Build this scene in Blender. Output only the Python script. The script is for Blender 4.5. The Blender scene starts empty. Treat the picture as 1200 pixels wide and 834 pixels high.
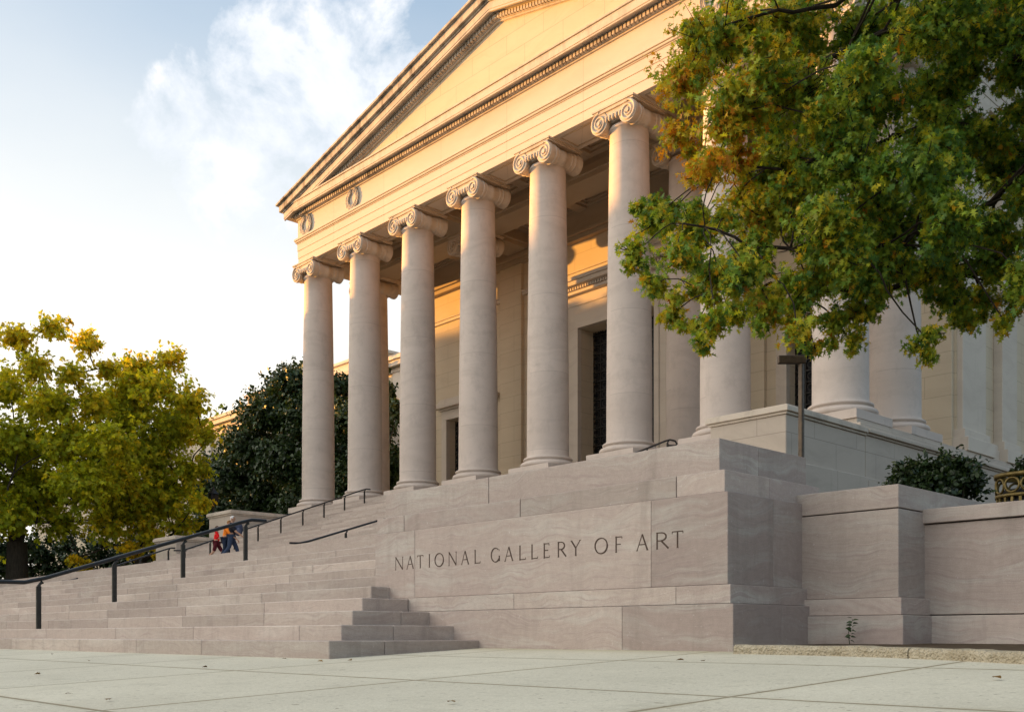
import bpy, bmesh, math, random
import numpy as np
from mathutils import Vector, Matrix
random.seed(11); RNG = np.random.default_rng(5)
S = bpy.context.scene
COL = S.collection
# camera stands at the origin; z is measured from its lens. x runs along the facade, y into the building
ST, CT, FPX = 0.72897, 0.68455, 1175.0
def P(px, py, d):                      # a sight line of the photograph, d metres deep -> a point in the place
    l = (px-600)/FPX*d
    return Vector((-ST*d+CT*l, CT*d+ST*l, (744-py)/FPX*d))
def on_y(px, y):                       # x where the sight line of column px meets the plane y
    u = (px-600)/FPX
    return y*(-ST+CT*u)/(CT+ST*u)
# ------------------------------------------------------------------ objects
class MB:
    def __init__(s): s.v=[]; s.f=[]; s.t=[]; s.s=[]; s.m=[]
    def add(s, vs, fs, tint=None, smooth=False, mi=0):
        n=len(s.v); s.v+= [tuple(v) for v in vs]
        for f in fs:
            s.f.append([i+n for i in f]); s.t.append(tint or (.5,.5,.5)); s.s.append(smooth); s.m.append(mi)
    def box(s, x0,x1,y0,y1,z0,z1, tint=None, mi=0):
        s.add([(x0,y0,z0),(x1,y0,z0),(x1,y1,z0),(x0,y1,z0),(x0,y0,z1),(x1,y0,z1),(x1,y1,z1),(x0,y1,z1)],
              [(3,2,1,0),(4,5,6,7),(0,1,5,4),(1,2,6,5),(2,3,7,6),(3,0,4,7)], tint, False, mi)
    def obox(s, c, ux, uy, uz, tint=None, mi=0):     # oriented box from centre and half axes
        c=Vector(c); ux=Vector(ux); uy=Vector(uy); uz=Vector(uz)
        vs=[c+a*ux+b*uy+g*uz for g in(-1,1) for a,b in((-1,-1),(1,-1),(1,1),(-1,1))]
        s.add(vs,[(3,2,1,0),(4,5,6,7),(0,1,5,4),(1,2,6,5),(2,3,7,6),(3,0,4,7)],tint,False,mi)
    def lathe(s, prof, c=(0,0,0), seg=32, axis='z', smooth=True, caps=True, mi=0, tint=None):
        vs=[]; n=len(prof)
        for r,h in prof:
            for k in range(seg):
                a=2*math.pi*k/seg; u,w=r*math.cos(a),r*math.sin(a)
                p=(u,w,h) if axis=='z' else ((u,h,-w) if axis=='y' else (h,u,w))
                vs.append((p[0]+c[0],p[1]+c[1],p[2]+c[2]))
        fs=[(i*seg+k,i*seg+(k+1)%seg,(i+1)*seg+(k+1)%seg,(i+1)*seg+k) for i in range(n-1) for k in range(seg)]
        s.add(vs,fs,tint,smooth,mi)
        if caps:
            s.add(vs[:seg],[tuple(reversed(range(seg)))],tint,False,mi); s.add(vs[-seg:],[tuple(range(seg))],tint,False,mi)
    def tube(s, pts, rad, seg=8, smooth=True, caps=True, mi=0, sx=1.0):
        pts=[Vector(p) for p in pts]; n=len(pts)
        if not hasattr(rad,'__len__'): rad=[rad]*n
        vs=[]; up=Vector((0,0,1))
        t0=(pts[1]-pts[0]).normalized()
        a=t0.cross(up)
        if a.length<1e-3: a=Vector((1,0,0))
        a.normalize()
        for i,p in enumerate(pts):
            t=(pts[min(i+1,n-1)]-pts[max(i-1,0)]).normalized()
            a=(a-t*a.dot(t)).normalized(); b=t.cross(a)
            for k in range(seg):
                an=2*math.pi*k/seg
                vs.append(p+a*math.cos(an)*rad[i]*sx+b*math.sin(an)*rad[i])
        fs=[(i*seg+k,i*seg+(k+1)%seg,(i+1)*seg+(k+1)%seg,(i+1)*seg+k) for i in range(n-1) for k in range(seg)]
        s.add(vs,fs,None,smooth,mi)
        if caps:
            s.add(vs[:seg],[tuple(reversed(range(seg)))],None,False,mi); s.add(vs[-seg:],[tuple(range(seg))],None,False,mi)
    def prism(s, poly, y0, y1, tint=None):           # polygon in (x,z), extruded along y
        n=len(poly); vs=[(x,y0,z) for x,z in poly]+[(x,y1,z) for x,z in poly]
        fs=[tuple(range(n)),tuple(range(2*n-1,n-1,-1))]+[(i,i+n,(i+1)%n+n,(i+1)%n) for i in range(n)]
        s.add(vs,fs,tint)
    def ball(s, c, r, seg=10, rings=7, sc=(1,1,1), mi=0):
        vs=[];fs=[]
        for i in range(rings+1):
            th=math.pi*i/rings
            for k in range(seg):
                a=2*math.pi*k/seg
                vs.append((c[0]+r*sc[0]*math.sin(th)*math.cos(a),c[1]+r*sc[1]*math.sin(th)*math.sin(a),c[2]+r*sc[2]*math.cos(th)))
        for i in range(rings):
            for k in range(seg):
                fs.append((i*seg+k,(i+1)*seg+k,(i+1)*seg+(k+1)%seg,i*seg+(k+1)%seg))
        s.add(vs,fs,None,True,mi)
    def build(s, name, mats, parent=None, bevel=0, loc=None):
        me=bpy.data.meshes.new(name); me.from_pydata(s.v,[],s.f)
        if not isinstance(mats,(list,tuple)): mats=[mats]
        for m in mats: me.materials.append(m)
        at=me.attributes.new('tint','FLOAT_COLOR','FACE')
        at.data.foreach_set('color',np.array([(t[0],t[1],t[2],1) for t in s.t],dtype=np.float32).ravel())
        me.polygons.foreach_set('use_smooth',s.s); me.polygons.foreach_set('material_index',s.m)
        bm=bmesh.new(); bm.from_mesh(me)
        bmesh.ops.recalc_face_normals(bm,faces=bm.faces)
        if bevel:
            ed=[e for e in bm.edges if len(e.link_faces)==2 and e.calc_face_angle(0)>math.radians(50)]
            bmesh.ops.bevel(bm,geom=ed,offset=bevel,segments=1,affect='EDGES',profile=.5)
        bm.to_mesh(me); bm.free()
        if loc is not None: me.transform(Matrix.Translation(-Vector(loc)))
        o=bpy.data.objects.new(name,me); COL.objects.link(o)
        if loc is not None: o.location=loc
        if parent is not None: attach(o,parent)
        return o
def world_loc(o):
    v=Vector(o.location)
    while o.parent is not None:
        o=o.parent; v=v+Vector(o.location)
    return v
def attach(o,parent):                  # parents are unrotated while their parts are attached
    o.location=Vector(o.location)-world_loc(parent); o.parent=parent
def tag(o,label=None,cat=None,group=None,kind=None):
    if label: o['label']=label
    if cat: o['category']=cat
    if group: o['group']=group
    if kind: o['kind']=kind
    return o
def empty(name,loc,label=None,cat=None,group=None):
    o=bpy.data.objects.new(name,None); COL.objects.link(o); o.location=loc; o.empty_display_size=.2
    return tag(o,label,cat,group)
def copy_tree(o,parent=None):
    c=o.copy(); COL.objects.link(c)
    if parent is not None: c.parent=parent
    for ch in list(o.children): copy_tree(ch,c)
    return c
# ------------------------------------------------------------------ materials
class NT:
    def __init__(s,name):
        s.m=bpy.data.materials.new(name); s.m.use_nodes=True; s.t=s.m.node_tree; s.t.nodes.clear()
        s.out=s.n('ShaderNodeOutputMaterial')
    def n(s,typ,ins=None,**kw):
        x=s.t.nodes.new(typ)
        for k,v in kw.items(): setattr(x,k,v)
        for k,v in (ins or {}).items(): s.put(x.inputs[k],v)
        return x
    def put(s,sock,v):
        if isinstance(v,bpy.types.NodeSocket): s.t.links.new(v,sock)
        elif isinstance(v,bpy.types.Node): s.t.links.new(v.outputs[0],sock)
        else:
            if sock.type=='RGBA' and len(v)==3: v=(*v,1)
            sock.default_value=v
    def math(s,op,a,b=0.0,c=0.0,clamp=False):
        x=s.t.nodes.new('ShaderNodeMath'); x.operation=op; x.use_clamp=clamp
        s.put(x.inputs[0],a); s.put(x.inputs[1],b); s.put(x.inputs[2],c); return x.outputs[0]
    def mix(s,f,a,b,blend='MIX'):
        x=s.t.nodes.new('ShaderNodeMix'); x.data_type='RGBA'; x.blend_type=blend
        s.put(x.inputs[0],f); s.put(x.inputs[6],a); s.put(x.inputs[7],b); return x.outputs[2]
    def noise(s,vec,scale,detail=4,rough=.55,dist=0):
        x=s.n('ShaderNodeTexNoise',{'Scale':scale,'Detail':detail,'Roughness':rough,'Distortion':dist})
        if vec is not None: s.put(x.inputs['Vector'],vec)
        return x.outputs[0]
    def mapr(s,v,a,b,c=0.0,d=1.0):
        x=s.n('ShaderNodeMapRange',{0:v,1:a,2:b,3:c,4:d}); return x.outputs[0]
    def vec(s,op,a,b=(0,0,0)):
        x=s.t.nodes.new('ShaderNodeVectorMath'); x.operation=op; s.put(x.inputs[0],a); s.put(x.inputs[1],b); return x.outputs[0]
    def pos(s): return s.n('ShaderNodeNewGeometry').outputs['Position']
    def xyz(s,v):
        x=s.n('ShaderNodeSeparateXYZ',{0:v}); return x.outputs
    def comb(s,a,b,c):
        return s.n('ShaderNodeCombineXYZ',{0:a,1:b,2:c}).outputs[0]
    def bsdf(s,col,rough=.8,metal=0.0,bump=None,bs=.3,bd=.02,spec=.3):
        b=s.n('ShaderNodeBsdfPrincipled',{'Base Color':col,'Roughness':rough,'Metallic':metal,'Specular IOR Level':spec})
        if bump is not None:
            bp=s.n('ShaderNodeBump',{'Height':bump,'Strength':bs,'Distance':bd}); s.put(b.inputs['Normal'],bp)
        s.put(s.out.inputs[0],b); return s.m
def m_plain(name,col,rough=.6,metal=0,var=.15,scale=8,spec=.4):
    t=NT(name); n=t.noise(t.n('ShaderNodeTexCoord').outputs['Object'],scale,4)
    c=t.mix(t.mapr(n,.3,.7),tuple(x*(1-var) for x in col),tuple(x*(1+var) for x in col))
    return t.bsdf(c,rough,metal,n,.1,.01,spec)
def stone_marble(name,cols,blocky=True,vein=(.6,.6,5.2),bump=.25,edge_dirt=True):
    """veined pink marble; tint.r picks the block's hue, tint.g shifts its veins, tint.b its lightness"""
    t=NT(name); p=t.pos()
    at=t.n('ShaderNodeAttribute',attribute_name='tint'); tr=t.n('ShaderNodeSeparateColor',{0:at.outputs['Color']}).outputs
    off=t.math('MULTIPLY',tr[1],37.0)
    w=t.vec('ADD',p,t.comb(off,off,t.math('MULTIPLY',off,.37)))
    warp=t.noise(w,.9,3,.5)
    wv=t.vec('ADD',t.vec('MULTIPLY',w,vein),t.comb(0.0,0.0,t.math('MULTIPLY',warp,3.2)))
    v1=t.noise(wv,1.0,6,.62,.4)
    v2=t.noise(t.vec('MULTIPLY',wv,(1.5,1.5,4.0)),1.6,5,.6,.2)
    fine=t.noise(p,130,3,.6)
    a,b,c,d=cols
    base=t.mix(t.mapr(tr[0],.0,1.0,.0,.9),a,b)
    base=t.mix(t.math('MULTIPLY',t.mapr(v1,.48,.66),.9),base,c)
    base=t.mix(t.math('MULTIPLY',t.mapr(v2,.52,.66),.6),base,d)
    base=t.mix(t.math('MULTIPLY',t.mapr(v2,.46,.3),.35),base,tuple(x*.72 for x in a))
    blotch=t.noise(p,.55,5,.6)
    base=t.mix(t.mapr(blotch,.35,.72,0,.35),base,tuple(x*.7 for x in a))
    streak=t.noise(t.vec('MULTIPLY',p,(3.2,3.2,.35)),1.2,5,.65)
    base=t.mix(t.mapr(streak,.54,.74,0,.42),base,(.2,.165,.14))
    spots=t.noise(p,38,2,.4)
    base=t.mix(t.mapr(spots,.7,.76,0,.4),base,(.55,.5,.46))
    lum=t.math('MULTIPLY',t.mapr(tr[2],0,1,.86,1.13),t.math('MULTIPLY',t.mapr(fine,.3,.7,.9,1.1),t.mapr(t.noise(p,17,4,.65),.3,.7,.93,1.07)))
    col=t.vec('SCALE',base); t.put(col.node.inputs['Scale'],lum)
    h=t.math('ADD',t.math('MULTIPLY',fine,.25),v2)
    return t.bsdf(col,t.mapr(v1,.3,.7,.55,.75),0,h,bump,.006,.35)
def stone_facade(name,base,dark,joints=True,dirt=0.0,bw=2.4,bh=.86,vein=.5,drums=False):
    t=NT(name); p=t.pos(); x,y,z=t.xyz(p)
    xy=t.math('ADD',x,y)
    wob=t.noise(p,.35,3,.5)
    n1=t.noise(t.vec('ADD',t.vec('MULTIPLY',p,(.30,.30,1.5)),t.comb(0.0,0.0,t.math('MULTIPLY',wob,3.0))),1.0,7,.62,.9)
    n2=t.noise(p,.5,4,.6); fine=t.noise(p,45,3,.6)
    col=t.mix(t.math('MULTIPLY',t.mapr(n1,.45,.68),vein),base,dark)
    col=t.mix(t.mapr(n2,.35,.75,0,.3),col,tuple(c*.82 for c in base))
    h=t.math('MULTIPLY',fine,.3)
    if drums:
        q=t.math('MULTIPLY',t.math('ADD',z,t.math('MULTIPLY',t.math('ROUND',t.math('MULTIPLY',x,.42)),.9)),.29)
        wn=t.n('ShaderNodeTexWhiteNoise',noise_dimensions='2D'); t.put(wn.inputs['Vector'],t.comb(t.math('FLOOR',q),t.math('ROUND',t.math('MULTIPLY',x,.42)),0.0))
        col=t.mix(t.math('MULTIPLY',wn.outputs[0],.45),col,tuple(c*.8 for c in base))
        fr=t.math('ABSOLUTE',t.math('SUBTRACT',t.math('FRACT',q),.5))
        col=t.mix(t.mapr(fr,.496,.4995,0,.55),col,tuple(c*.5 for c in dark))
        mot=t.noise(t.vec('MULTIPLY',p,(1.2,1.2,.8)),1.7,6,.7); col=t.mix(t.mapr(mot,.5,.72,0,.45),col,tuple(c*.78 for c in dark))
    if joints:
        uv=t.comb(xy,z,0.0)
        br=t.n('ShaderNodeTexBrick',{'Vector':uv,'Scale':1.0,'Mortar Size':.011,'Mortar Smooth':.2,'Brick Width':bw,'Row Height':bh,'Bias':0.0,
             'Color1':(.25,.25,.25),'Color2':(.95,.95,.95),'Mortar':(.5,.5,.5)})
        br.offset=.5
        col=t.mix(t.math('MULTIPLY',br.outputs[0],.22),col,dark)
        col=t.mix(t.math('MULTIPLY',br.outputs[1],.6),col,tuple(c*.5 for c in dark))
        h=t.math('SUBTRACT',h,t.math('MULTIPLY',br.outputs[1],1.5))
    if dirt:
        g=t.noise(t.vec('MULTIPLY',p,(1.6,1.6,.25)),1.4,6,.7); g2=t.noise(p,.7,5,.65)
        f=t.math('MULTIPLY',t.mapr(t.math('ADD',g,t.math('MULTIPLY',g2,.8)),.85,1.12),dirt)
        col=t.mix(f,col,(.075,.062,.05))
    else:
        g=t.noise(t.vec('MULTIPLY',p,(2.2,2.2,.3)),1.0,6,.7)
        col=t.mix(t.mapr(g,.6,.82,0,.3),col,tuple(c*.6 for c in dark))
    col=t.mix(t.mapr(fine,.3,.7,0,.12),col,tuple(c*.7 for c in dark))
    return t.bsdf(col,.75,0,h,.25,.008,.25)
def m_leaf(name,pal,trans=.45,rough=.5,spec=.3,tsat=1.0):
    """pal: colours for tint.r 0..1; tint.g is the leaf's own lightness"""
    t=NT(name); at=t.n('ShaderNodeAttribute',attribute_name='tint'); tr=t.n('ShaderNodeSeparateColor',{0:at.outputs['Color']}).outputs
    r=t.n('ShaderNodeValToRGB',{0:tr[0]}); e=r.color_ramp.elements
    e[0].position=pal[0][0]; e[0].color=(*pal[0][1],1); e[1].position=pal[-1][0]; e[1].color=(*pal[-1][1],1)
    for q,c in pal[1:-1]:
        k=e.new(q); k.color=(*c,1)
    col=t.vec('SCALE',r.outputs[0]); t.put(col.node.inputs['Scale'],t.mapr(tr[1],0,1,.6,1.35))
    b=t.n('ShaderNodeBsdfPrincipled',{'Base Color':col,'Roughness':rough,'Specular IOR Level':spec})
    tl=t.n('ShaderNodeBsdfTranslucent',{'Color':t.mix(1.0,col,(1.35*tsat,1.25*tsat,.55),'MULTIPLY')})
    mx=t.n('ShaderNodeMixShader',{0:trans,1:b.outputs[0],2:tl.outputs[0]})
    t.put(t.out.inputs[0],mx); return t.m
def m_bark(name,col):
    t=NT(name); o=t.n('ShaderNodeTexCoord').outputs['Object']
    n=t.noise(t.vec('MULTIPLY',o,(9,9,1.5)),1.6,6,.7)
    return t.bsdf(t.mix(t.mapr(n,.35,.65),tuple(c*.5 for c in col),col),.9,0,n,.8,.03,.15)
PINK=((.37,.293,.258),(.415,.348,.298),(.47,.43,.38),(.305,.235,.215))
M={}
M['marble']=stone_marble('pink_marble',PINK,bump=.4)
M['step']=stone_marble('step_marble',((.405,.33,.285),(.44,.37,.315),(.49,.43,.375),(.335,.265,.235)),vein=(.7,.7,6))
M['facade']=stone_facade('facade_limestone',(.61,.51,.37),(.51,.41,.29))
M['entab']=stone_facade('entablature_limestone',(.60,.52,.43),(.48,.40,.32),bw=4.77,bh=50.0,vein=.35)
M['plainstone']=stone_facade('plain_limestone',(.60,.52,.43),(.47,.39,.32),joints=False)
M['column']=stone_facade('column_marble',(.59,.50,.435),(.47,.395,.34),joints=False,vein=.7,drums=True)
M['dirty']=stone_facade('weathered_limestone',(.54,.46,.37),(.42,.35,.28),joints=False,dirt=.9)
M['semidirty']=stone_facade('stained_limestone',(.58,.50,.41),(.47,.39,.31),joints=False,dirt=.35)
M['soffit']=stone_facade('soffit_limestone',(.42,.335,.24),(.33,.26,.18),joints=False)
M['podium']=stone_facade('podium_limestone',(.50,.425,.35),(.37,.31,.255),bw=2.6,bh=3.0,vein=.6,dirt=.0)
M['bronze']=m_plain('dark_bronze',(.035,.032,.028),.42,.35,.3,20)
M['rail']=m_plain('rail_bronze',(.03,.031,.033),.3,.6,.25,14,.5)
M['verdigris']=m_plain('gilded_bronze',(.16,.115,.035),.45,.5,.35,12)
M['dark']=m_plain('door_bronze',(.012,.013,.016),.5,.3,.3,5)
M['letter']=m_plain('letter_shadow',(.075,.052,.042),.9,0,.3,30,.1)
M['kerbstone']=None
def m_kerb():
    t=NT('kerb_aggregate'); p=t.pos(); v=t.n('ShaderNodeTexVoronoi',{'Vector':p,'Scale':55.0}); n=t.noise(p,9,5,.7); n2=t.noise(p,60,3,.6)
    c=t.mix(t.mapr(n,.3,.7),(.33,.275,.185),(.50,.44,.33)); c=t.mix(t.mapr(v.outputs[0],.0,.25,.75,0),c,(.2,.15,.085)); c=t.mix(t.mapr(n2,.6,.75,0,.5),c,(.6,.55,.45))
    return t.bsdf(c,.95,0,t.math('ADD',v.outputs[0],n2),.9,.02,.1)
M['kerbstone']=m_kerb()
def m_plaza():
    t=NT('plaza_concrete'); p=t.pos(); x,y,z=t.xyz(p)
    br=t.n('ShaderNodeTexBrick',{'Vector':t.comb(t.math('ADD',x,2.58),t.math('ADD',y,-3.75),0.0),'Scale':1.0,'Mortar Size':.02,'Mortar Smooth':.35,'Brick Width':2.27,'Row Height':1.9,
        'Color1':(.3,.3,.3),'Color2':(.8,.8,.8),'Mortar':(.5,.5,.5)}); br.offset=0.0
    agg=t.n('ShaderNodeTexVoronoi',{'Vector':p,'Scale':110.0}); fine=t.noise(p,120,4,.75); big=t.noise(p,.8,5,.6); mid=t.noise(p,5,5,.65)
    c=t.mix(t.mapr(big,.35,.7),(.53,.493,.385),(.63,.59,.465))
    c=t.mix(t.math('MULTIPLY',br.outputs[0],.3),c,(.45,.445,.37))
    c=t.mix(t.mapr(fine,.54,.68,0,.55),c,(.25,.24,.205)); c=t.mix(t.mapr(fine,.44,.32,0,.5),c,(.72,.70,.62))
    st=t.noise(p,2.4,6,.7); c=t.mix(t.mapr(st,.55,.72,0,.4),c,(.36,.34,.26)); c=t.mix(t.mapr(t.noise(p,14,4,.6),.62,.7,0,.45),c,(.30,.275,.21))
    c=t.mix(t.mapr(agg.outputs[0],.0,.3,.25,0),c,(.3,.28,.22))
    c=t.mix(t.mapr(mid,.58,.78,0,.35),c,(.33,.30,.215))
    g2=t.noise(p,42,4,.8); c=t.mix(t.mapr(g2,.52,.7,0,.4),c,(.29,.275,.22)); c=t.mix(t.mapr(g2,.46,.32,0,.35),c,(.74,.72,.62))
    sp=t.noise(p,26,2,.3); c=t.mix(t.mapr(sp,.71,.75,0,.6),c,(.17,.14,.10))
    brown=t.n('ShaderNodeTexBrick',{'Vector':t.comb(t.math('ADD',x,2.58),t.math('ADD',y,-3.75),0.0),'Scale':1.0,'Mortar Size':.085,'Mortar Smooth':1.0,'Brick Width':2.27,'Row Height':1.9}); brown.offset=0.0
    c=t.mix(t.math('MULTIPLY',brown.outputs[1],t.mapr(mid,.35,.65,0,.35)),c,(.33,.28,.17))
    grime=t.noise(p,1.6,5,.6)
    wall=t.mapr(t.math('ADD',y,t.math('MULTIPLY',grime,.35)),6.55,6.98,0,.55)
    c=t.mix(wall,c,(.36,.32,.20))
    c=t.mix(t.math('MULTIPLY',br.outputs[1],.8),c,(.20,.165,.10))
    h=t.math('SUBTRACT',t.math('MULTIPLY',fine,.5),t.math('MULTIPLY',br.outputs[1],3.0))
    return t.bsdf(c,.88,0,h,.3,.006,.2)
M['plaza']=m_plaza()
def m_ground():
    t=NT('lawn_soil'); p=t.pos(); n=t.noise(p,3,6,.7); b=t.noise(p,.06,4,.6)
    c=t.mix(t.mapr(n,.3,.7),(.035,.05,.016),(.085,.10,.035)); c=t.mix(t.mapr(b,.45,.6,0,.7),c,(.14,.11,.07))
    return t.bsdf(c,.95,0,n,.6,.05,.1)
M['ground']=m_ground()
M['soil']=m_plain('bed_soil',(.07,.05,.032),.95,0,.4,12,.1)
M['bark']=m_bark('oak_bark',(.055,.042,.03)); M['bark2']=m_bark('maple_bark',(.06,.047,.034))
OAK=[(0,(.085,.185,.04)),(.3,(.18,.29,.035)),(.55,(.36,.39,.03)),(.78,(.58,.46,.03)),(.93,(.66,.35,.02)),(1,(.6,.24,.02))]
M['oakleaf']=m_leaf('pin_oak_leaf',OAK,.42,.5,.25)
ELM=[(0,(.30,.36,.025)),(.4,(.47,.48,.03)),(.7,(.64,.54,.03)),(1,(.75,.54,.03))]
M['elmleaf']=m_leaf('elm_leaf',ELM,.58,.55,.2)
M['magleaf']=m_leaf('magnolia_leaf',[(0,(.025,.048,.016)),(.8,(.045,.078,.022)),(1,(.10,.11,.04))],.12,.5,.3)
M['shrubleaf']=m_leaf('holly_leaf',[(0,(.015,.03,.009)),(.8,(.03,.052,.014)),(1,(.07,.09,.03))],.15,.35,.4)
M['deadleaf']=m_leaf('dry_leaf',[(0,(.09,.045,.016)),(1,(.2,.12,.035))],.1,.8,.1)
# ------------------------------------------------------------------ geometry constants of the portico
XC=-34.3; YC=32.2; FL=7.2; SP=4.77; XK=[XC+SP*(k-3.5) for k in range(8)]; Y2=36.2; YW=39.8
XL,XR=-51.84,-16.76; YF=31.36; AB=21.8
def rt(): return (random.random(),random.random(),random.random())
# ------------------------------------------------------------------ ground
def gz(y): return -.445+.046*max(-12,min(7,y))
def sheet(name,x0,x1,ys,dz,mat,xs=None):
    b=MB(); xs=xs or [x0,x1]; n=len(xs)
    vs=[(x,y,gz(y)+dz) for y in ys for x in xs]
    fs=[(i*n+j,i*n+j+1,(i+1)*n+j+1,(i+1)*n+j) for i in range(len(ys)-1) for j in range(n-1)]
    b.add(vs,fs); o=b.build(name,mat); tag(o,kind='structure'); return o
sheet('ground',-3000,3000,[-3000,-12,7,3000],-.02,M['ground'])
sheet('plaza',-75,14,[-25,-12,7,8.6],0,M['plaza'])
# ------------------------------------------------------------------ stair
GZ=-.40
R1,T1=.152,.405
def block_row(b,x0,x1,y0,y1,z0,z1,lo=1.6,hi=2.9,gap=.004):
    x=x0
    while x<x1-.01:
        w=random.uniform(lo,hi); e=x+w
        if x1-e<.7: e=x1
        b.box(x+gap/2,e-gap/2,y0,y1,z0,z1,rt()); x=e
stair=empty('stone_staircase',(XC,5,GZ),'broad flight of pink marble steps rising to the columned portico','staircase')
zt=-.05; steps=[]
for n in range(10):
    y0=5.02+T1*n; z1=-.05+R1*n; z0=(GZ if n==0 else z1-R1-.02)
    xr=-7.77-.41*n if n<5 else -9.72
    xl=2*XC-xr
    b=MB()
    ycut=y0+.62
    block_row(b,xl,xr,y0,ycut if n<9 else 14.75,z0,z1)
    if n<5:                                        # the end that returns to the lettered wall
        y=ycut+.004
        b.box(xr-1.6,xr,y,6.86,z0,z1,rt())
    b.build('step',M['step'],stair,bevel=.008)
z=-.05+R1*9
Z1=z
R2=(3.0-Z1)/11
for n in range(11):
    y0=14.7+.39*n; z1=Z1+R2*(n+1)
    b=MB(); block_row(b,-52.6,-16.0,y0,y0+.5 if n<10 else 20.2,z1-R2-.02,z1); b.build('step',M['step'],stair)
R3=(FL-3.0)/28
for n in range(28):
    y0=20.1+.385*n; z1=3.0+R3*(n+1)
    b=MB(); block_row(b,-50.0,-18.7,y0,y0+.5 if n<27 else 31.2,z1-R3-.02,z1 if n<27 else z1-.004); b.build('step',M['step'],stair)
b=MB(); b.box(-50,-18.7,20.5,31,GZ,2.95); b.box(-52.6,-16,15.1,20.4,GZ,2.6); b.box(-59,-9.75,9.2,15.2,GZ,Z1-.17); b.build('stair_core',M['step'],stair)
# ------------------------------------------------------------------ lettered wall and its neighbours
WX0,WX1=-9.70,-4.67
def courses(root,rows,x0,x1,y0,y1,ysplit=None):
    for (nm,zb,zt_,ins,joints,*xi) in rows:
        xi=xi[0] if xi else ins
        b=MB(); g=.004 if nm in ('upper_course','coping') else .0012; xs=[x0]+[j for j in joints]+[x1-xi]
        for i in range(len(xs)-1):
            t=joints_t.get((nm,i),rt())
            last=i==len(xs)-2; yb=y1
            if last and ysplit:
                yb=ysplit+ins*.4-(.12 if nm=='thin_course' else 0); b.box(xs[i]+(g if i else 0),xs[i+1],yb+.0025,y1,zb,zt_-.004,rt())
            b.box(xs[i]+(g if i else 0),xs[i+1]-(0 if last else g),y0+ins,yb,zb,zt_-.004,t)
        b.build(nm,M['marble'],root,bevel=.004)
joints_t={('thin_course',1):(.95,.3,.9)}
wall=empty('inscribed_wall',((WX0+WX1)/2,7.5,-.2),'pink marble cheek wall carved with museum name beside lower steps','wall')
WY=6.83
X=lambda px: on_y(px,WY+.07)
courses(wall,[('base_course',-.3,.262,0,[X(735)]),
              ('thin_course',.262,.42,.035,[X(605),X(795)],.05),
              ('letter_course',.42,1.183,.07,[X(486),X(763)],.10),
              ('upper_course',1.183,1.371,.10,[X(471),X(607),X(790)],.15),
              ('coping',1.371,1.664,.22,[X(560)],.287)],WX0,WX1,WY,8.43,7.55)
LET={'N':[(0,0,0,1,1),(.0,1,1,0,2),(1,0,1,1,1)],'A':[(.0,0,.5,1,1),(.5,1,1,0,2),(.2,.36,.8,.36,1)],'T':[(.5,0,.5,1,2),(0,.97,1,.97,1)],
 'I':[(.5,0,.5,1,2)],'L':[(.15,0,.15,1,2),(.15,.03,1,.03,1)],'E':[(.15,0,.15,1,2),(.15,.03,1,.03,1),(.15,.97,.95,.97,1),(.15,.52,.8,.52,1)],
 'F':[(.2,0,.2,1,2),(.2,.97,1,.97,1),(.2,.5,.85,.5,1)],'Y':[(.5,0,.5,.5,2),(.5,.5,0,1,2),(.5,.5,1,1,1)],'R':[(.12,0,.12,1,2),(.45,.48,1,0,2)],'O':[],'G':[(.95,.05,.95,.42,2)]}
SER={'N':[(0,0),(0,1),(1,1)],'A':[(0,0),(1,0)],'T':[(.5,0)],'I':[(.5,0),(.5,1)],'L':[(.15,0),(.15,1)],'E':[(.15,0),(.15,1)],'F':[(.2,0),(.2,1)],'Y':[(.5,0),(0,1),(1,1)],'R':[(.12,0),(.12,1)],'O':[],'G':[(.95,.42)]}
VS={'T':[(0,.97,-1),(1,.97,-1)],'L':[(1,.03,1)],'E':[(1,.03,1),(.95,.97,-1)],'F':[(1,.97,-1)],'G':[(.93,.9,-1)]}
def letter(ch,x0,x1,zb,hgt,yface):
    w=x1-x0; b=MB(); k=[0]
    def stroke(ax,az,bx,bz,th):
        a=Vector((x0+ax*w,zb+az*hgt)); e=Vector((x0+bx*w,zb+bz*hgt)); d=e-a
        if d.length<1e-5: return
        n=Vector((-d.y,d.x)).normalized()*th/2
        k[0]+=1; o=k[0]*.00008
        b.prism([(p.x,p.y) for p in (a-n,e-n,e+n,a+n)],yface-.0012-o,yface+.01)
    TH=hgt*.112; TN=hgt*.062
    for s in LET[ch]: stroke(s[0],s[1],s[2],s[3],TH if s[4]==2 else TN)
    for s in SER[ch]: stroke(s[0]-.075*hgt/w,s[1],s[0]+.075*hgt/w,s[1],hgt*.04)
    for sx,sz,dr in VS.get(ch,[]): stroke(sx,sz,sx,sz+.13*dr,hgt*.045)
    def arc(cx,cz,rx,rz,a0,a1,n,tf):
        for i in range(n):
            p,q=a0+(a1-a0)*i/n,a0+(a1-a0)*(i+1)/n+.02
            m=(p+q)/2
            stroke(cx+rx*math.cos(p),cz+rz*math.sin(p),cx+rx*math.cos(q),cz+rz*math.sin(q),tf(m))
    thick=lambda m: TN+(TH-TN)*abs(math.cos(m+.3))
    if ch=='O': arc(.5,.5,.5,.5,0,2*math.pi,26,thick)
    if ch=='G': arc(.5,.5,.5,.5,.85,2*math.pi-.55,22,thick)
    if ch=='R':
        arc(.42,.74,.4,.245,-math.pi/2,math.pi/2,12,thick); stroke(.12,.985,.42,.985,TN); stroke(.12,.495,.45,.495,TN)
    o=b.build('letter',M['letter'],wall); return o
c1=lambda v:v/5.457+440
c2=lambda v:v/4.615+640
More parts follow.
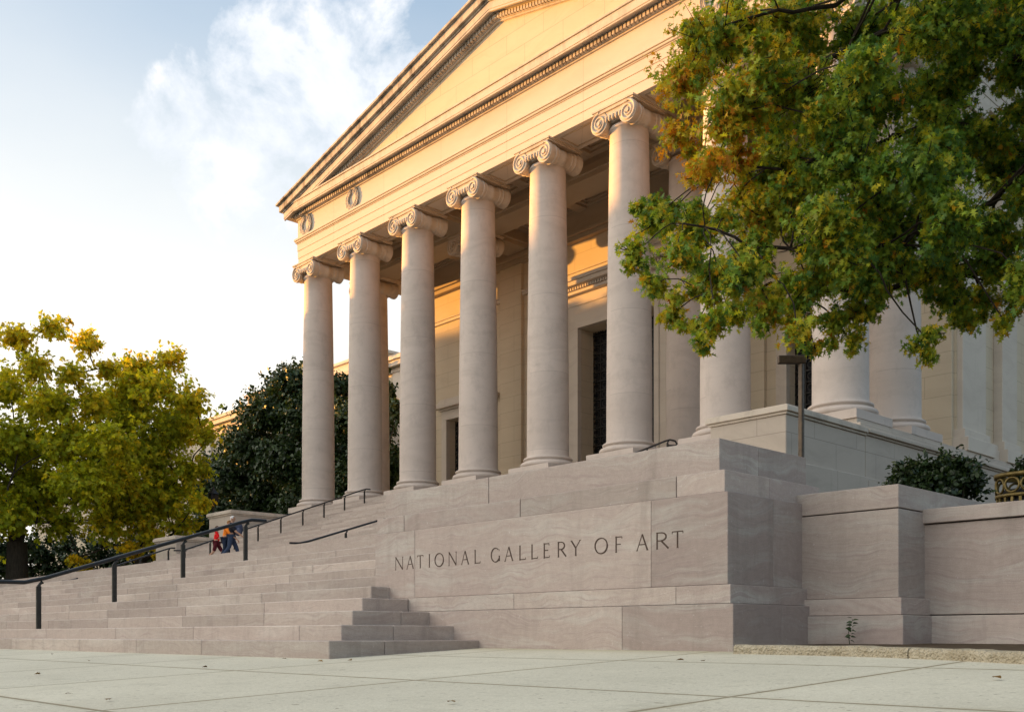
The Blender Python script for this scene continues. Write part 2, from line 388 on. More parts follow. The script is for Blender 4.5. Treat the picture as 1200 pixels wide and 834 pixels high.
WORDS=[('N',c1(130),c1(174)),('A',c1(202),c1(242)),('T',c1(268),c1(305)),('I',c1(338),c1(352)),('O',c1(381),c1(435)),('N',c1(471),c1(516)),('A',c1(551),c1(595)),('L',c1(632),c1(670)),
 ('G',c1(741),c1(795)),('A',c1(829),c1(877)),('L',c1(918),c1(960)),('L',c1(995),c1(1037)),('E',c1(1074),c1(1112)),('R',c2(61),c2(108)),('Y',c2(137),c2(184)),
 ('O',c2(265),c2(331)),('F',c2(371),c2(410)),('A',c2(492),c2(548)),('R',c2(592),c2(662)),('T',c2(682),c2(740))]
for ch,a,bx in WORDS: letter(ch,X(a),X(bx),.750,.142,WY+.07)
# stepped pier and low wall to the right
pier=empty('stone_pier',(-4.4,8.6,-.2),'square pink marble pier between the lettered wall and low wall','pier')
PX0,PX1,PY=-5.05,-3.80,7.97
courses(pier,[('base_course',-.3,.172,0,[]),('thin_course',.172,.318,.03,[]),('shaft_course',.318,1.06,.075,[]),('cap_course',1.066,1.262,.075,[])],-4.95,PX1,PY,10.4)
for o in pier.children: pass
low=empty('retaining_wall',(1,8.8,-.2),'low pink marble retaining wall with coping beside the stepped pier','wall')
courses(low,[('base_course',-.3,.172,0,[on_y(1270,8.5),1.2]),('wall_course',.178,.955,.03,[-.9,1.5]),('coping',.962,1.088,.0,[.1])],PX1-.3,6.5,8.50,9.3)
# raised bed behind the walls
b=MB(); b.box(-16,6.4,9.3,60,GZ,.72); b.box(-9.7,PX0+.5,8.43,9.3,GZ,.7); o=b.build('planting_bed',M['soil']); tag(o,kind='structure')
# kerb with its strip
kp=[Vector((-4.50,6.58)),Vector((-3.5,6.50)),Vector((-2.75,6.30)),Vector((-2.18,6.08)),Vector((-.6,5.55)),Vector((3,4.3))]
kr=MB()
def crom(p0,p1,p2,p3,t): return .5*((2*p1)+(p2-p0)*t+(2*p0-5*p1+4*p2-p3)*t*t+(3*p1-p0-3*p2+p3)*t*t*t)
path=[]
for i in range(len(kp)-1):
    q=[kp[max(i-1,0)],kp[i],kp[i+1],kp[min(i+2,len(kp)-1)]]
    path+=[crom(*q,k/8) for k in range(8)]
path.append(kp[-1])
sec=[(0,-.1),(-.004,.045),(.004,.062),(.022,.071),(.14,.073),(.158,.06),(.16,-.1)]
for a,e in ((0,13),(13,25),(25,len(path)-1)):
    vs=[]; m=len(sec)
    for k in range(a,e+1):
        d=(path[min(k+1,len(path)-1)]-path[max(k-1,0)]).normalized(); n=Vector((-d.y,d.x)); p=path[k]+(d*.006 if k==a else -d*.006 if k==e else d*0)
        w=random.uniform(-.004,.004)
        vs+=[((p+n*o).x,(p+n*o).y,gz(p.y)+h+w*(h>0)) for o,h in sec]
    fs=[(r*m+c,r*m+c+1,(r+1)*m+c+1,(r+1)*m+c) for r in range(e-a) for c in range(m-1)]+[tuple(range(m)),tuple(range(len(vs)-1,len(vs)-m-1,-1))]
    kr.add(vs,fs,rt())
kerb=kr.build('kerb',M['kerbstone']); tag(kerb,kind='structure')
b=MB(); vs=[(p.x,p.y+.14,gz(p.y)+.058) for p in kp]+[(p.x,8.9,gz(7)+.058) for p in kp]; n=len(kp)
b.add(vs,[(i,i+1,i+1+n,i+n) for i in range(n-1)]); o=b.build('soil_strip',M['soil']); tag(o,kind='structure')
# ------------------------------------------------------------------ pedestals flanking the upper flight
def pedestal(name,x0,x1,y0,y1,zb,zt,label):
    r=empty(name,((x0+x1)/2,(y0+y1)/2,zb),label,'pedestal',None)
    b=MB(); b.box(x0,x1,y0,y1,zb,zt-.28); b.build('pedestal_body',M['podium'],r,bevel=.02)
    b=MB(); b.box(x0-.05,x1+.05,y0-.05,y1,zt-.28,zt-.2); b.box(x0-.12,x1+.12,y0-.12,y1,zt-.198,zt-.05); b.box(x0-.08,x1+.08,y0-.08,y1,zt-.048,zt); b.build('cornice',M['semidirty'],r,bevel=.012)
    b=MB(); b.box(x0-.12,x1+.12,y0-.12,y1,zb,min(5.15,zt-1.2)); b.build('plinth',M['podium'],r,bevel=.02)
    return r
pedestal('stone_pedestal',-18.7,-16.0,26.1,30.88,.6,6.8,'tall limestone pedestal beside the upper steps at right, below the columns')
pedestal('stone_pedestal',-52.6,-50.0,26.1,30.88,.6,6.8,'tall limestone pedestal left of the upper steps under the first column')
pedestal('stone_pedestal',-52.55,-50.05,23.0,25.97,.6,5.2,'shorter limestone pedestal at far left of the steps, sunlit on its left end')
pedestal('stone_pedestal',-18.65,-16.05,23.0,25.97,.6,5.2,'shorter limestone pedestal in front of the tall right pedestal')
# ------------------------------------------------------------------ museum
mus=empty('museum_building',(XC,31,FL),'neoclassical limestone museum portico with eight tall ionic columns and a pediment','building')
b=MB(); b.box(-52.3,-16.0,30.9,60,5.0,6.55); b.box(-52.36,-15.94,30.9,60,6.552,6.62); b.box(-52.45,-15.85,30.9,60,6.622,6.74); b.box(-52.38,-15.92,30.9,60,6.742,6.8)
b.box(-52.2,-16.15,30.86,60,6.8,FL-.2); b.box(-52.05,-16.35,31.0,60,FL-.2,FL)
b.box(-52.47,-15.88,30.9,60,.6,5.05); b.box(-52.43,-15.92,30.9,60,5.052,5.15)
b.build('podium',M['podium'],mus,bevel=.015)
# column
def col_shaft():
    b=MB(); H=21.05-(FL+.75); z0=FL+.75; pr=[(1.0,z0),(.985,z0+.05),(.955,z0+.12)]
    for i in range(1,15):
        t=i/14; r=.955-.145*(t**1.7) if t>.15 else .955-.145*(t**1.7)
        pr.append((r,z0+.12+(H-.3)*t))
    zt_=z0+H
    pr+= [(.83,zt_-.17),(.87,zt_-.13),(.87,zt_-.09),(.82,zt_-.06),(.82,zt_)]
    b.lathe(pr,(0,0,0),48); return b
def col_base():
    b=MB(); z=FL; b.box(-1.27,1.27,-1.27,1.27,z,z+.3)
    pr=[(1.0,z+.3)]
    for i in range(9):
        a=-math.pi/2+math.pi*i/8; pr.append((1.14+.12*math.cos(a),z+.42+.12*math.sin(a)))
    pr+=[(1.10,z+.555),(1.055,z+.58),(1.06,z+.61),(1.09,z+.625)]
    for i in range(7):
        a=-math.pi/2+math.pi*i/6; pr.append((1.06+.06*math.cos(a),z+.685+.06*math.sin(a)))
    pr+=[(1.0,z+.75)]
    b.lathe(pr,(0,0,0),48); return b
def capital():
    b=MB(); zt_=AB
    b.box(-1.12,1.12,-1.09,1.09,zt_-.07,zt_-.002); b.box(-1.07,1.07,-1.04,1.04,zt_-.14,zt_-.07)
    zc=zt_-.14-.43; R=.45; vx=.77
    # echinus under the canalis
    b.lathe([(.80,zc-.03),(.86,zc+.02),(.97,zc+.12),(1.0,zc+.2),(.95,zc+.26)],(0,0,0),40)
    for sx in (-1,1):
        pr=[(R,-1.02),(R,-.86),(R*.93,-.8),(R*.86,-.5),(R*.75,-.14),(R*.82,-.1),(R*.82,.1),(R*.75,.14),(R*.86,.5),(R*.93,.8),(R,.86),(R,1.02)]
        b.lathe(pr,(sx*vx,0,zc),28,'y')
        for sy in (-1,1):                         # spiral fillet and eye on both faces
            pts=[];rad=[]; N=64
            for i in range(N+1):
                t=i/N; an=math.pi/2-sx*t*2*math.pi*2.1; r=R*(.95-.76*t**.85)
                pts.append((sx*vx+r*math.cos(an),sy*1.025,zc+r*math.sin(an))); rad.append(.062*(1-.5*t))
            b.tube(pts,rad,6)
            b.lathe([(.085,0),(.07,.05),(.03,.065)],(sx*vx,sy*1.02 if sy>0 else -1.085,zc),12,'y')
    for sy in (-1,1):                             # canalis band between the volutes
        y0,y1=(sy*1.0,sy*.7); y0,y1=min(y0,y1),max(y0,y1)
        b.box(-vx,vx,y0,y1,zc+.12,zt_-.14)
        b.tube([(-vx,sy*1.03,zt_-.185),(vx,sy*1.03,zt_-.185)],.045,6); b.tube([(-vx+.25,sy*1.02,zc+.14),(vx-.25,sy*1.02,zc+.14)],.03,6)
        for i in range(5):                        # egg and dart
            x=-.36+.18*i; b.ball((x,sy*(.98+.05*math.cos(x*2)),zc+.03),.09,8,6,(.8,.8,1.45))
    b.box(-.74,.74,-.98,.98,zc+.1,zt_-.141)
    for sx in (-1,1):
        for y,rr in ((-.62,.42),(-.42,.385),(.42,.385),(.62,.42)):
            b.lathe([(rr*R/.45-.02,y-.04),(rr*R/.45+.012,y-.02),(rr*R/.45+.012,y+.02),(rr*R/.45-.02,y+.04)],(sx*vx,0,zc),24,'y',caps=False)
    return b
proto=None
spots=[(x,YC) for x in XK]+[(XK[i],Y2) for i in (0,2,5,7)]
for i,(x,y) in enumerate(spots):
    if proto is None:
        sh=col_shaft().build('column',M['column'],None); sh.location=(x,y,0); attach(sh,mus)
        ba=col_base().build('base',M['column'],None); ba.parent=sh
        ca=capital().build('capital',M['semidirty'],None); ca.parent=sh
        proto=sh
    else:
        c=copy_tree(proto,mus); c.location=Vector((x,y,0))-Vector(mus.location)
# entablature
YE=60
def ring(b,p,z0,z1,inner=True):                   # beams of the portico sides; p is the projection
    b.box(XL-p,XR+p,YF-p,33.05,z0,z1)
    b.box(XL-p,-50.2,33.05,YE,z0,z1); b.box(-18.4,XR+p,33.05,YE,z0,z1)
b=MB(); ring(b,0,AB,22.215); ring(b,.025,22.216,22.645); ring(b,.05,22.646,23.06)
b.build('architrave',M['entab'],mus,bevel=.01)
b=MB()
for p,z0,z1 in ((.09,23.06,23.12),(.15,23.12,23.22),(.20,23.22,23.35)): b.box(XL-p,XR+p,YF-p,YE,z0+.001,z1)
b.build('taenia',M['entab'],mus,bevel=.02)
b=MB(); b.box(XL-.02,XR+.02,YF-.02,YE,23.351,24.46); fr=b.build('frieze',M['entab'],mus)
b=MB(); b.box(XL-.1,XR+.1,YF-.1,YE,24.46,24.53); b.box(XL-.16,XR+.16,YF-.16,YE,24.532,24.80)
b.build('bed_moulding',M['semidirty'],mus,bevel=.015)
b=MB(); x=XL-.26
while x<XR+.2:
    b.box(x,x+.125,YF-.30,YF-.161,24.54,24.74); x+=.2
y=YF-.1
while y<50:
    b.box(XR+.161,XR+.30,y,y+.125,24.54,24.74); b.box(XL-.30,XL-.161,y,y+.125,24.54,24.74); y+=.2
b.build('dentils',M['dirty'],mus)  # darkest stone used here so the dentil row reads as a dark band
b=MB(); b.box(XL-.62,XR+.62,YF-.62,YE,24.80,25.16); b.box(XL-.60,XR+.60,YF-.60,YF-.50,24.72,24.80)
b.box(XL-.68,XR+.68,YF-.68,YE,25.162,25.25); b.build('cornice',M['semidirty'],mus,bevel=.015)
for sx in (-1,1):
    b=MB(); x0,x1=(XL-.92,XL-.5) if sx<0 else (XR+.5,XR+.92)
    b.box(x0,x1,34,YE-.2,25.255,25.6); b.build('gutter',M['dirty'],mus)
# pediment
def rake(x): return 28.62-.228*abs(x-XC)
def chevron(b,off0,off1,hw,y0,y1,tint=None):
    b.prism([(XC-hw,rake(XC-hw)+off0),(XC,rake(XC)+off0),(XC+hw,rake(XC+hw)+off0),(XC+hw,rake(XC+hw)+off1),(XC,rake(XC)+off1),(XC-hw,rake(XC-hw)+off1)],y0,y1,tint)
b=MB(); hw=(rake(XC)-25.2)/.228+1.2; b.prism([(XC-hw,25.2),(XC+hw,25.2),(XC,rake(XC)+.28)],YF+.02,YF+1.0); ped=b.build('pediment',M['facade'],mus)
hwc=17.54+.62
b=MB(); chevron(b,.1,.44,hwc,YF-.626,59.9); chevron(b,.0,.1,hwc-.02,YF-.606,YF-.5); b.build('raking_corona',M['semidirty'],ped,bevel=.012)
b=MB(); chevron(b,.442,.53,hwc+.07,YF-.688,59.9); chevron(b,.532,.93,hwc+.2,YF-.82,59.9); chevron(b,.932,1.06,hwc+.34,YF-.97,59.9)
b.build('raking_gutter',M['dirty'],ped,bevel=.01)
b=MB(); chevron(b,-.2,.1,14.3,YF-.16,YF+.3); chevron(b,-.27,-.2,13.6,YF-.1,YF+.3); b.build('rake_moulding',M['semidirty'],ped)
b=MB(); s=math.hypot(1,.228)
for sgn in (-1,1):
    t=.06
    while t<14.2:
        x=XC+sgn*t; zc=rake(x)-.085; d=Vector((1,0,-.228*sgn)).normalized()
        b.obox((x,YF-.23,zc),d*.0625,(0,.07,0),(0,0,.1)); t+=.195
b.build('rake_dentils',M['semidirty'],ped)
b=MB(); b.prism([(XC-18,rake(XC-18)+.9),(XC+18,rake(XC+18)+.9),(XC,rake(XC)+.95)],33,60); b.build('roof',M['dirty'],mus)
# wreaths on the frieze
wr=None
for k in (0,1,6,7):
    if wr is None:
        b=MB(); 
        for i in range(40):
            a=math.radians(112+316*i/39); r=.48
            for j in range(3):
                rr=r+(-.09,0,.09)[j]; aa=a+random.uniform(-.05,.05)
                sgn=1 if i<20 else -1
                b.ball((rr*math.cos(aa),-.03-random.uniform(0,.04),rr*math.sin(aa)),.075,6,4,(.7,.8,1.3))
        for sx in (-1,1): b.tube([(sx*.16,-.05,.42),(sx*.2,-.07,.55),(sx*.12,-.05,.6)],.04,6)
        wr=b.build('wreath',M['dirty'],None); wr.location=(XK[k]+.1,YF-.02,23.93); attach(wr,fr)
    else:
        c=wr.copy(); COL.objects.link(c); c.parent=fr; c.location=Vector((XK[k]+.1,YF-.02,23.93))-world_loc(fr)
# portico ceiling
b=MB(); b.box(-50.2,-18.4,33.05,YW,22.95,23.06)
for xx in (XK[2],XK[5]): b.box(xx-.8,xx+.8,33.05,YW,AB,22.95)
yb0,yb1=35.4,37.0
for (xa,xb) in ((-50.2,XK[2]-.8),(XK[2]+.8,XK[5]-.8),(XK[5]+.8,-18.4)): b.box(xa,xb,yb0,yb1,AB+.003,22.95)
def frame(x0,x1,y0,y1,w,z0,z1):
    b.box(x0,x1,y0,y0+w,z0,z1); b.box(x0,x1,y1-w,y1,z0,z1); b.box(x0,x0+w,y0+w,y1-w,z0,z1); b.box(x1-w,x1,y0+w,y1-w,z0,z1)
for (xa,xb) in ((-50.2,XK[2]-.8),(XK[2]+.8,XK[5]-.8),(XK[5]+.8,-18.4)):
    for (ya,yb) in ((33.05,yb0),(yb1,YW)):
        n=max(1,round((xb-xa)/4.77)); w=(xb-xa)/n
        frame(xa,xb,ya,yb,.16,22.0,22.12); frame(xa,xb,ya,yb,.1,22.12,22.4)
        for i in range(n):
            x0,x1=xa+w*i+.001,xa+w*(i+1)-.001
            frame(x0,x1,ya+.101,yb-.101,.32,22.62,22.949); frame(x0+.32,x1-.32,ya+.421,yb-.421,.2,22.75,22.948); frame(x0+.52,x1-.52,ya+.621,yb-.621,.12,22.85,22.947)
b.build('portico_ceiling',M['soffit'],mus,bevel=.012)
b=MB()                                            # recessed soffit panels under the front beam
for k in range(7):
    x0,x1=XK[k]+1.3,XK[k+1]-1.3
    b=MB()
    for (xa,xb,ya,yb) in ((x0,x1,31.62,31.68),(x0,x1,32.72,32.78),(x0,x0+.06,31.68,32.72),(x1-.06,x1,31.68,32.72)): b.box(xa,xb,ya,yb,AB-.035,AB-.001)
    b.build('soffit_panel',M['soffit'],mus)

# back wall with its three doorways
DOORS=[(-36.9,-31.7,16.5),(-48.0,-44.4,13.3),(-24.2,-20.6,13.3)]
b=MB(); WXL,WXR=-51.6,-16.9
cuts=[WXL,-48.0,-44.4,-36.9,-31.7,-24.2,-20.6,WXR]
for i in range(0,8,2): b.box(cuts[i],cuts[i+1],YW,YW+1.6,FL,22.95)
for (xa,xb,zt_) in DOORS: b.box(xa,xb,YW,YW+1.6,zt_,22.95)
bw=b.build('back_wall',M['facade'],mus)
b=MB()
for (xa,xb) in ((WXL-.0,-50.3),(-43.2,-41.4),(-27.2,-25.4),(-18.3,WXR)):
    b=MB(); b.box(xa,xb,YW-.22,YW-.001,FL,21.25); b.build('pilaster',M['facade'],mus,bevel=.01)
b=MB()
def runs(z0,z1,p,segs): 
    for xa,xb in segs: b.box(xa,xb,YW-p,YW-.002,z0,z1)
seg1=[(-50.3,-43.2),(-41.4,-27.2),(-25.4,-18.3)]
for sg in seg1:
    b=MB(); runs(19.42,19.6,.14,[sg]); runs(19.601,19.7,.2,[sg]); b.build('string_course',M['plainstone'],bw,bevel=.01)
for sg in [(-50.3,-48.7),(-41.4,-38.4),(-30.2,-27.2)]:
    b=MB(); runs(FL,FL+.5,.16,[sg]); b.build('skirting',M['plainstone'],bw,bevel=.01)
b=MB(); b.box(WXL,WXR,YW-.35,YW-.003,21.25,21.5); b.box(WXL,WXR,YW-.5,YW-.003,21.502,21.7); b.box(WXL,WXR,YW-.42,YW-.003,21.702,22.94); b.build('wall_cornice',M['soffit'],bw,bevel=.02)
for i,(xa,xb,zt_) in enumerate(DOORS):
    big=i==0; fw=1.25 if big else .62
    dr=MB(); dr.box(xa-.2,xb+.2,YW+(1.1 if big else .55),YW+1.25,FL,zt_+.1); d=dr.build('doorway',M['dark'],mus)
    b=MB()
    for (w,p) in ((fw,.18),(fw*.62,.25),(fw*.25,.31)):
        e=.001+(.31-p)*.08; yb=YW-.004-e
        b.box(xa-w,xa-e,YW-p,yb,FL,zt_+e); b.box(xb+e,xb+w,YW-p,yb,FL,zt_+e); b.box(xa-w,xb+w,YW-p,yb,zt_+e,zt_+w)
    b.build('door_frame',M['plainstone'],d,bevel=.01)
    b=MB(); zc=zt_+fw
    if big:
        b.box(xa-fw-.1,xb+fw+.1,YW-.22,YW-.005,zc+.002,zc+.55)
        b.box(xa-fw-.3,xb+fw+.3,YW-.5,YW-.005,zc+.552,zc+.72); b.box(xa-fw-.5,xb+fw+.5,YW-.85,YW-.005,zc+.9,zc+1.12); b.box(xa-fw-.6,xb+fw+.6,YW-.95,YW-.005,zc+1.122,zc+1.3)
        x=xa-fw-.3
        while x<xb+fw+.25: b.box(x,x+.11,YW-.62,YW-.006,zc+.722,zc+.898); x+=.18
    else:
        b.box(xa-fw-.15,xb+fw+.15,YW-.3,YW-.005,zc+.002,zc+.12); b.box(xa-fw-.35,xb+fw+.35,YW-.55,YW-.005,zc+.122,zc+.3)
        b.prism([(xa-fw-.35,zc+.302),(xb+fw+.35,zc+.302),(xb+fw-.3,zc+.62),(xa-fw+.3,zc+.62)],YW-.5,YW-.005)
    b.build('door_cornice',M['plainstone'],d,bevel=.01)
    b=MB()                                        # bronze grille
    n=10 if big else 7
    for k in range(n+1):
        x=xa+(xb-xa)*k/n; gy=.95 if big else .42; b.box(x-.03,x+.03,YW+gy,YW+gy+.07,FL,zt_)
    z=FL+.1
    while z<zt_:
        b.box(xa,xb,YW+gy-.02,YW+gy+.05,z-.03,z+.03); z+=.5
        for k in range(n):
            x=xa+(xb-xa)*(k+.5)/n
            b.lathe([(.13,-.02),(.17,-.02),(.17,.02),(.13,.02),(.13,-.02)],(x,YW+gy+.02,z-.25),10,'y',False,False)
    b.build('door_grille',M['bronze'],d)
# flank of the building behind the portico
b=MB(); b.box(-51.55,-50.0,YW+1.6,YE,FL,AB); b.build('side_wall',M['facade'],mus); b=MB(); b.box(-18.2,-16.95,YW+1.6,YE,FL,AB); b.box(WXR-.6,-16.8,YW-.0,YW+1.6,FL+.002,AB); b.build('side_wall',M['facade'],mus)
b=MB()
for sx in (-1,1):
    for (ya,yb,p) in ((YW+.05,YW+2.3,.22),(YW+4.0,YW+5.6,.22),(YW+8,YW+9.8,.22),(YW+13,YW+15,.22)):
        b=MB(); xa,xb=(-16.95,-16.8+p) if sx>0 else (-51.55-p,-51.5)
        b.box(xa,xb,ya,yb,FL+.9,AB-.9)
        b.box(xa-(p if sx<0 else 0),xb+(p*.6 if sx>0 else 0),ya-.12,yb+.12,FL+.55,FL+.898); b.box(xa-(.12 if sx<0 else 0),xb+(.3 if sx>0 else 0),ya-.2,yb+.2,FL+.004,FL+.548)
        b.box(xa,xb+(.1 if sx>0 else 0),ya-.1,yb+.1,AB-.898,AB-.01)
        for zz in (16.0,13.2): b.box(xb-.01 if sx>0 else xa-.02,xb+.03 if sx>0 else xa+.01,ya+.3,yb-.3,zz,zz+.07)
        b.build('flank_pilaster',M['plainstone'],mus,bevel=.012)
b=MB(); b.box(-16.96,-16.62,YW,YE,FL+.002,FL+.5); b.box(-16.96,-16.7,YW,YE,FL+.502,FL+.75); b.build('side_skirting',M['plainstone'],mus,bevel=.012)
b=MB(); b.box(-18.2,-16.9,YW+.002,YW+1.61,FL+.001,AB); b.build('anta',M['facade'],mus)
# long wing behind
wing=empty('museum_wing',(-95,60,-.2),'long limestone museum wing with stepped attic seen above dark evergreen tree','building')
b=MB(); b.box(-170,-51.9,54.5,74,-.5,23.7); b.build('wall',M['facade'],wing)
b=MB(); b.box(-170.3,-51.9,54.2,74,23.702,24.1); b.box(-170.7,-51.9,53.7,74,24.102,24.6); b.box(-170.9,-51.9,53.5,74,24.602,25.0); b.build('cornice',M['semidirty'],wing,bevel=.03)
b=MB(); b.box(-169,-51.9,54.7,73,25.002,25.5); b.box(-118,-78,57.5,70,25.502,26.6); b.box(-109,-82,59,68,26.602,28.3); b.box(-109.3,-81.7,58.7,68.3,28.302,28.6); b.build('attic',M['plainstone'],wing,bevel=.03)
b=MB()
for i in range(14):
    b=MB(); x=-155+i*7.4; b.box(x,x+1.6,54.3,54.498,1.5,23.7); b.build('pilaster',M['plainstone'],wing)
# ------------------------------------------------------------------ hand rails
def stair_z(y):
    if y<5.02: return gz(y)
    if y<8.66: return -.05+R1*math.floor((y-5.02)/T1+1e-6)
    if y<14.7: return Z1
    if y<18.6: return Z1+R2*(math.floor((y-14.7)/.39+1e-6)+1)
    if y<20.1: return 3.0
    if y<30.5: return 3.0+R3*(math.floor((y-20.1)/.385+1e-6)+1)
    return FL
def handrail(x,ys,h,pre,post,label,slope_pts=None):
    r=empty('handrail',(x,ys[0],stair_z(ys[0])),label,'handrail','bronze handrails on the museum steps')
    pts=[]; zs=[stair_z(y)+h for y in ys]
    n=len(ys); A=np.polyfit(ys,zs,1); f=lambda y: A[0]*y+A[1]
    pts.append((x,ys[0]-pre,f(ys[0])-.06)); pts.append((x,ys[0]-.22,f(ys[0]-.05)-.03))
    pts+= [(x,ys[0]+.1,f(ys[0]+.1))]
    pts+= [(x,y,f(y)) for y in ys[1:-1]]+[(x,ys[-1]-.12,f(ys[-1]-.12)),(x,ys[-1]+.12,f(ys[-1])+.03),(x,ys[-1]+post,f(ys[-1])+.035)]
    b=MB(); b.tube(pts,.034,10,sx=1.25); b.build('rail',M['rail'],r)
    for y in ys:
        zt_=f(y)-.03; b=MB(); zb=stair_z(y)-.01
        b.box(x-.026,x+.026,y-.036,y+.036,zb,zt_-.07); p=b.build('post',M['bronze'],r,bevel=.006)
        b=MB(); b.tube([(x,y,zt_-.075),(x,y+.02,zt_-.035),(x,y+.06,zt_+.0)],[.03,.022,.03],8); b.build('bracket',M['bronze'],p)
    return r
handrail(-17.0,[5.5,6.72,7.94,9.16],.76,1.6,.42,'long bronze handrail of the lowest flight, nearest the camera at left')
handrail(-42.0,[14.9,16.4,17.7,18.95],.76,.4,.3,'bronze handrail of the middle flight with gold-lit posts at left')
ysc=[19.7+1.19*i for i in range(9)]
handrail(-42.0,ysc,.76,.5,.35,'long bronze handrail of the upper flight running below the first two columns')
handrail(-26.6,[16.35,17.8,19.2],.76,.55,.3,'short bronze handrail of the middle flight just left of lettered wall')
rr=handrail(-22.3,[20.3+1.18*i for i in range(8)],.66,.3,.35,'bronze handrail of the upper flight peeping over the lettered wall top')
b=MB(); b.tube([(-22.3,28.8,stair_z(28.56)+.69),(-22.3,29.0,stair_z(28.56)+.69),(-22.3,29.1,stair_z(28.56)+.6),(-22.3,29.0,stair_z(28.56)+.52),(-22.3,28.6,stair_z(28.56)+.48)],.035,8); b.build('return_loop',M['rail'],rr)
# ------------------------------------------------------------------ street furniture
lp=P(939,540,18); lx,ly=lp.x,lp.y
r=empty('sign_post',(lx,ly,.7),'tall square bronze post with a short arm behind the lettered wall','post')
b=MB(); b.box(lx-.042,lx+.042,ly-.042,ly+.042,.7,4.87); b.build('post',M['verdigris'] and m_plain('brown_bronze',(.10,.07,.045),.5,.3,.25,10),r,bevel=.01)
br=bpy.data.materials['brown_bronze']
d=Vector((-CT,-ST,0)); c=Vector((lx,ly,4.94))+d*.17
b=MB(); b.obox(c,d*.25,Vector((-d.y,d.x,0))*.055,(0,0,.07)); b.build('arm',br,r,bevel=.01)
b=MB(); b.obox(Vector((lx,ly,.74)),(.14,0,0),(0,.14,0),(0,0,.05)); b.build('base_plate',br,r)
# bronze planter on the terrace
bc=P(1203,590,12.6); bx,by=bc.x,bc.y; zb,zt_=.72,2.02
r=empty('bronze_planter',(bx,by,zb),'round gilded bronze openwork planter behind the low wall at right edge','planter')
b=MB(); b.lathe([(.31,zb),(.34,zb),(.34,zb+.1),(.31,zb+.1),(.31,zb)],(bx,by,0),28,caps=False); b.build('hoop',M['verdigris'],r); b=MB(); b.lathe([(.32,zt_-.30),(.36,zt_-.30),(.36,zt_-.26),(.32,zt_-.26),(.32,zt_-.3)],(bx,by,0),28,caps=False); b.build('hoop',M['verdigris'],r); b=MB(); b.lathe([(.30,zt_-.05),(.37,zt_-.05),(.38,zt_),(.30,zt_),(.30,zt_-.05)],(bx,by,0),28,caps=False); b.build('hoop',M['verdigris'],r)
for k in range(22):
    b=MB(); a=2*math.pi*k/22; b.obox((bx+.335*math.cos(a),by+.335*math.sin(a),(zb+zt_)/2-.15),Vector((math.cos(a),math.sin(a),0))*.012,Vector((-math.sin(a),math.cos(a),0))*.016,(0,0,(zt_-zb)/2-.15)); b.build('bar',M['verdigris'],r)
for k in range(11):
    b=MB(); a=2*math.pi*k/11; c=Vector((bx+.34*math.cos(a),by+.34*math.sin(a),zt_-.155)); tn=Vector((-math.sin(a),math.cos(a),0))
    b.tube([c+tn*.09*math.cos(q*math.pi/8)+Vector((0,0,.09*math.sin(q*math.pi/8))) for q in range(17)],.016,6); b.build('ring',M['verdigris'],r)
b=MB(); b.lathe([(.27,zb),(.29,zt_-.2)],(bx,by,0),24); b.build('liner',M['dark'],r)
# lantern among the trees
la=P(250,640,68)
r=empty('street_lamp',(la.x,la.y,gz(7)),'dark lantern street lamp in front of the evergreen tree','lamp')
b=MB(); b.tube([(la.x,la.y,gz(7)),(la.x,la.y,8.8)],[.13,.07],10); b.build('pole',M['bronze'],r)
b=MB(); b.box(la.x-.26,la.x+.26,la.y-.26,la.y+.26,8.8,9.55); b.lathe([(.42,9.55),(.1,9.9),(.05,10.1)],(la.x,la.y,0),8); b.build('lantern',M['dark'],r,bevel=.03)
# ------------------------------------------------------------------ foliage
def leaf_mesh(name,pos,nrm,dirn,size,tint,template,mat,parent):
    """pos,nrm,dirn: Nx3; template: Kx2 outline, y along the leaf; one n-gon per leaf, bent along its rib"""
    N=len(pos); K=len(template); T=np.array(template)
    side=np.cross(dirn,nrm); side/=np.linalg.norm(side,axis=1)[:,None]+1e-9
    nn=np.cross(side,dirn)
    bend=-.35*T[:,1]**2 + .25*np.abs(T[:,0])
    V=pos[:,None,:]+size[:,None,None]*(side[:,None,:]*T[None,:,0:1]+dirn[:,None,:]*T[None,:,1:2]+nn[:,None,:]*bend[None,:,None])
    me=bpy.data.meshes.new(name)
    me.vertices.add(N*K); me.vertices.foreach_set('co',V.astype(np.float32).ravel())
    me.loops.add(N*K); me.loops.foreach_set('vertex_index',np.arange(N*K,dtype=np.int32))
    me.polygons.add(N); me.polygons.foreach_set('loop_start',np.arange(0,N*K,K,dtype=np.int32))
    me.update(calc_edges=True); me.validate()
    at=me.attributes.new('tint','FLOAT_COLOR','FACE')
    c=np.zeros((N,4),np.float32); c[:,:2]=tint; c[:,3]=1; at.data.foreach_set('color',c.ravel())
    me.materials.append(mat)
    o=bpy.data.objects.new(name,me); COL.objects.link(o)
    if parent is not None: attach(o,parent)
    return o
LOBED=[(0,0),(.03,.16),(.21,.16),(.07,.29),(.40,.40),(.09,.50),(.37,.74),(.08,.70),(.04,.86),(0,1.0),(-.04,.86),(-.08,.70),(-.37,.74),(-.09,.50),(-.40,.40),(-.07,.29),(-.21,.16),(-.03,.16)]
OVAL=[(0,0),(.26,.25),(.33,.52),(.2,.8),(0,1),(-.2,.8),(-.33,.52),(-.26,.25)]
CLUMP=[(0,0),(.22,.1),(.12,.28),(.42,.34),(.2,.5),(.40,.72),(.12,.74),(0,1),(-.16,.76),(-.42,.66),(-.2,.46),(-.40,.28),(-.12,.25),(-.2,.08)]
def unit(v): return v/(np.linalg.norm(v,axis=1)[:,None]+1e-9)
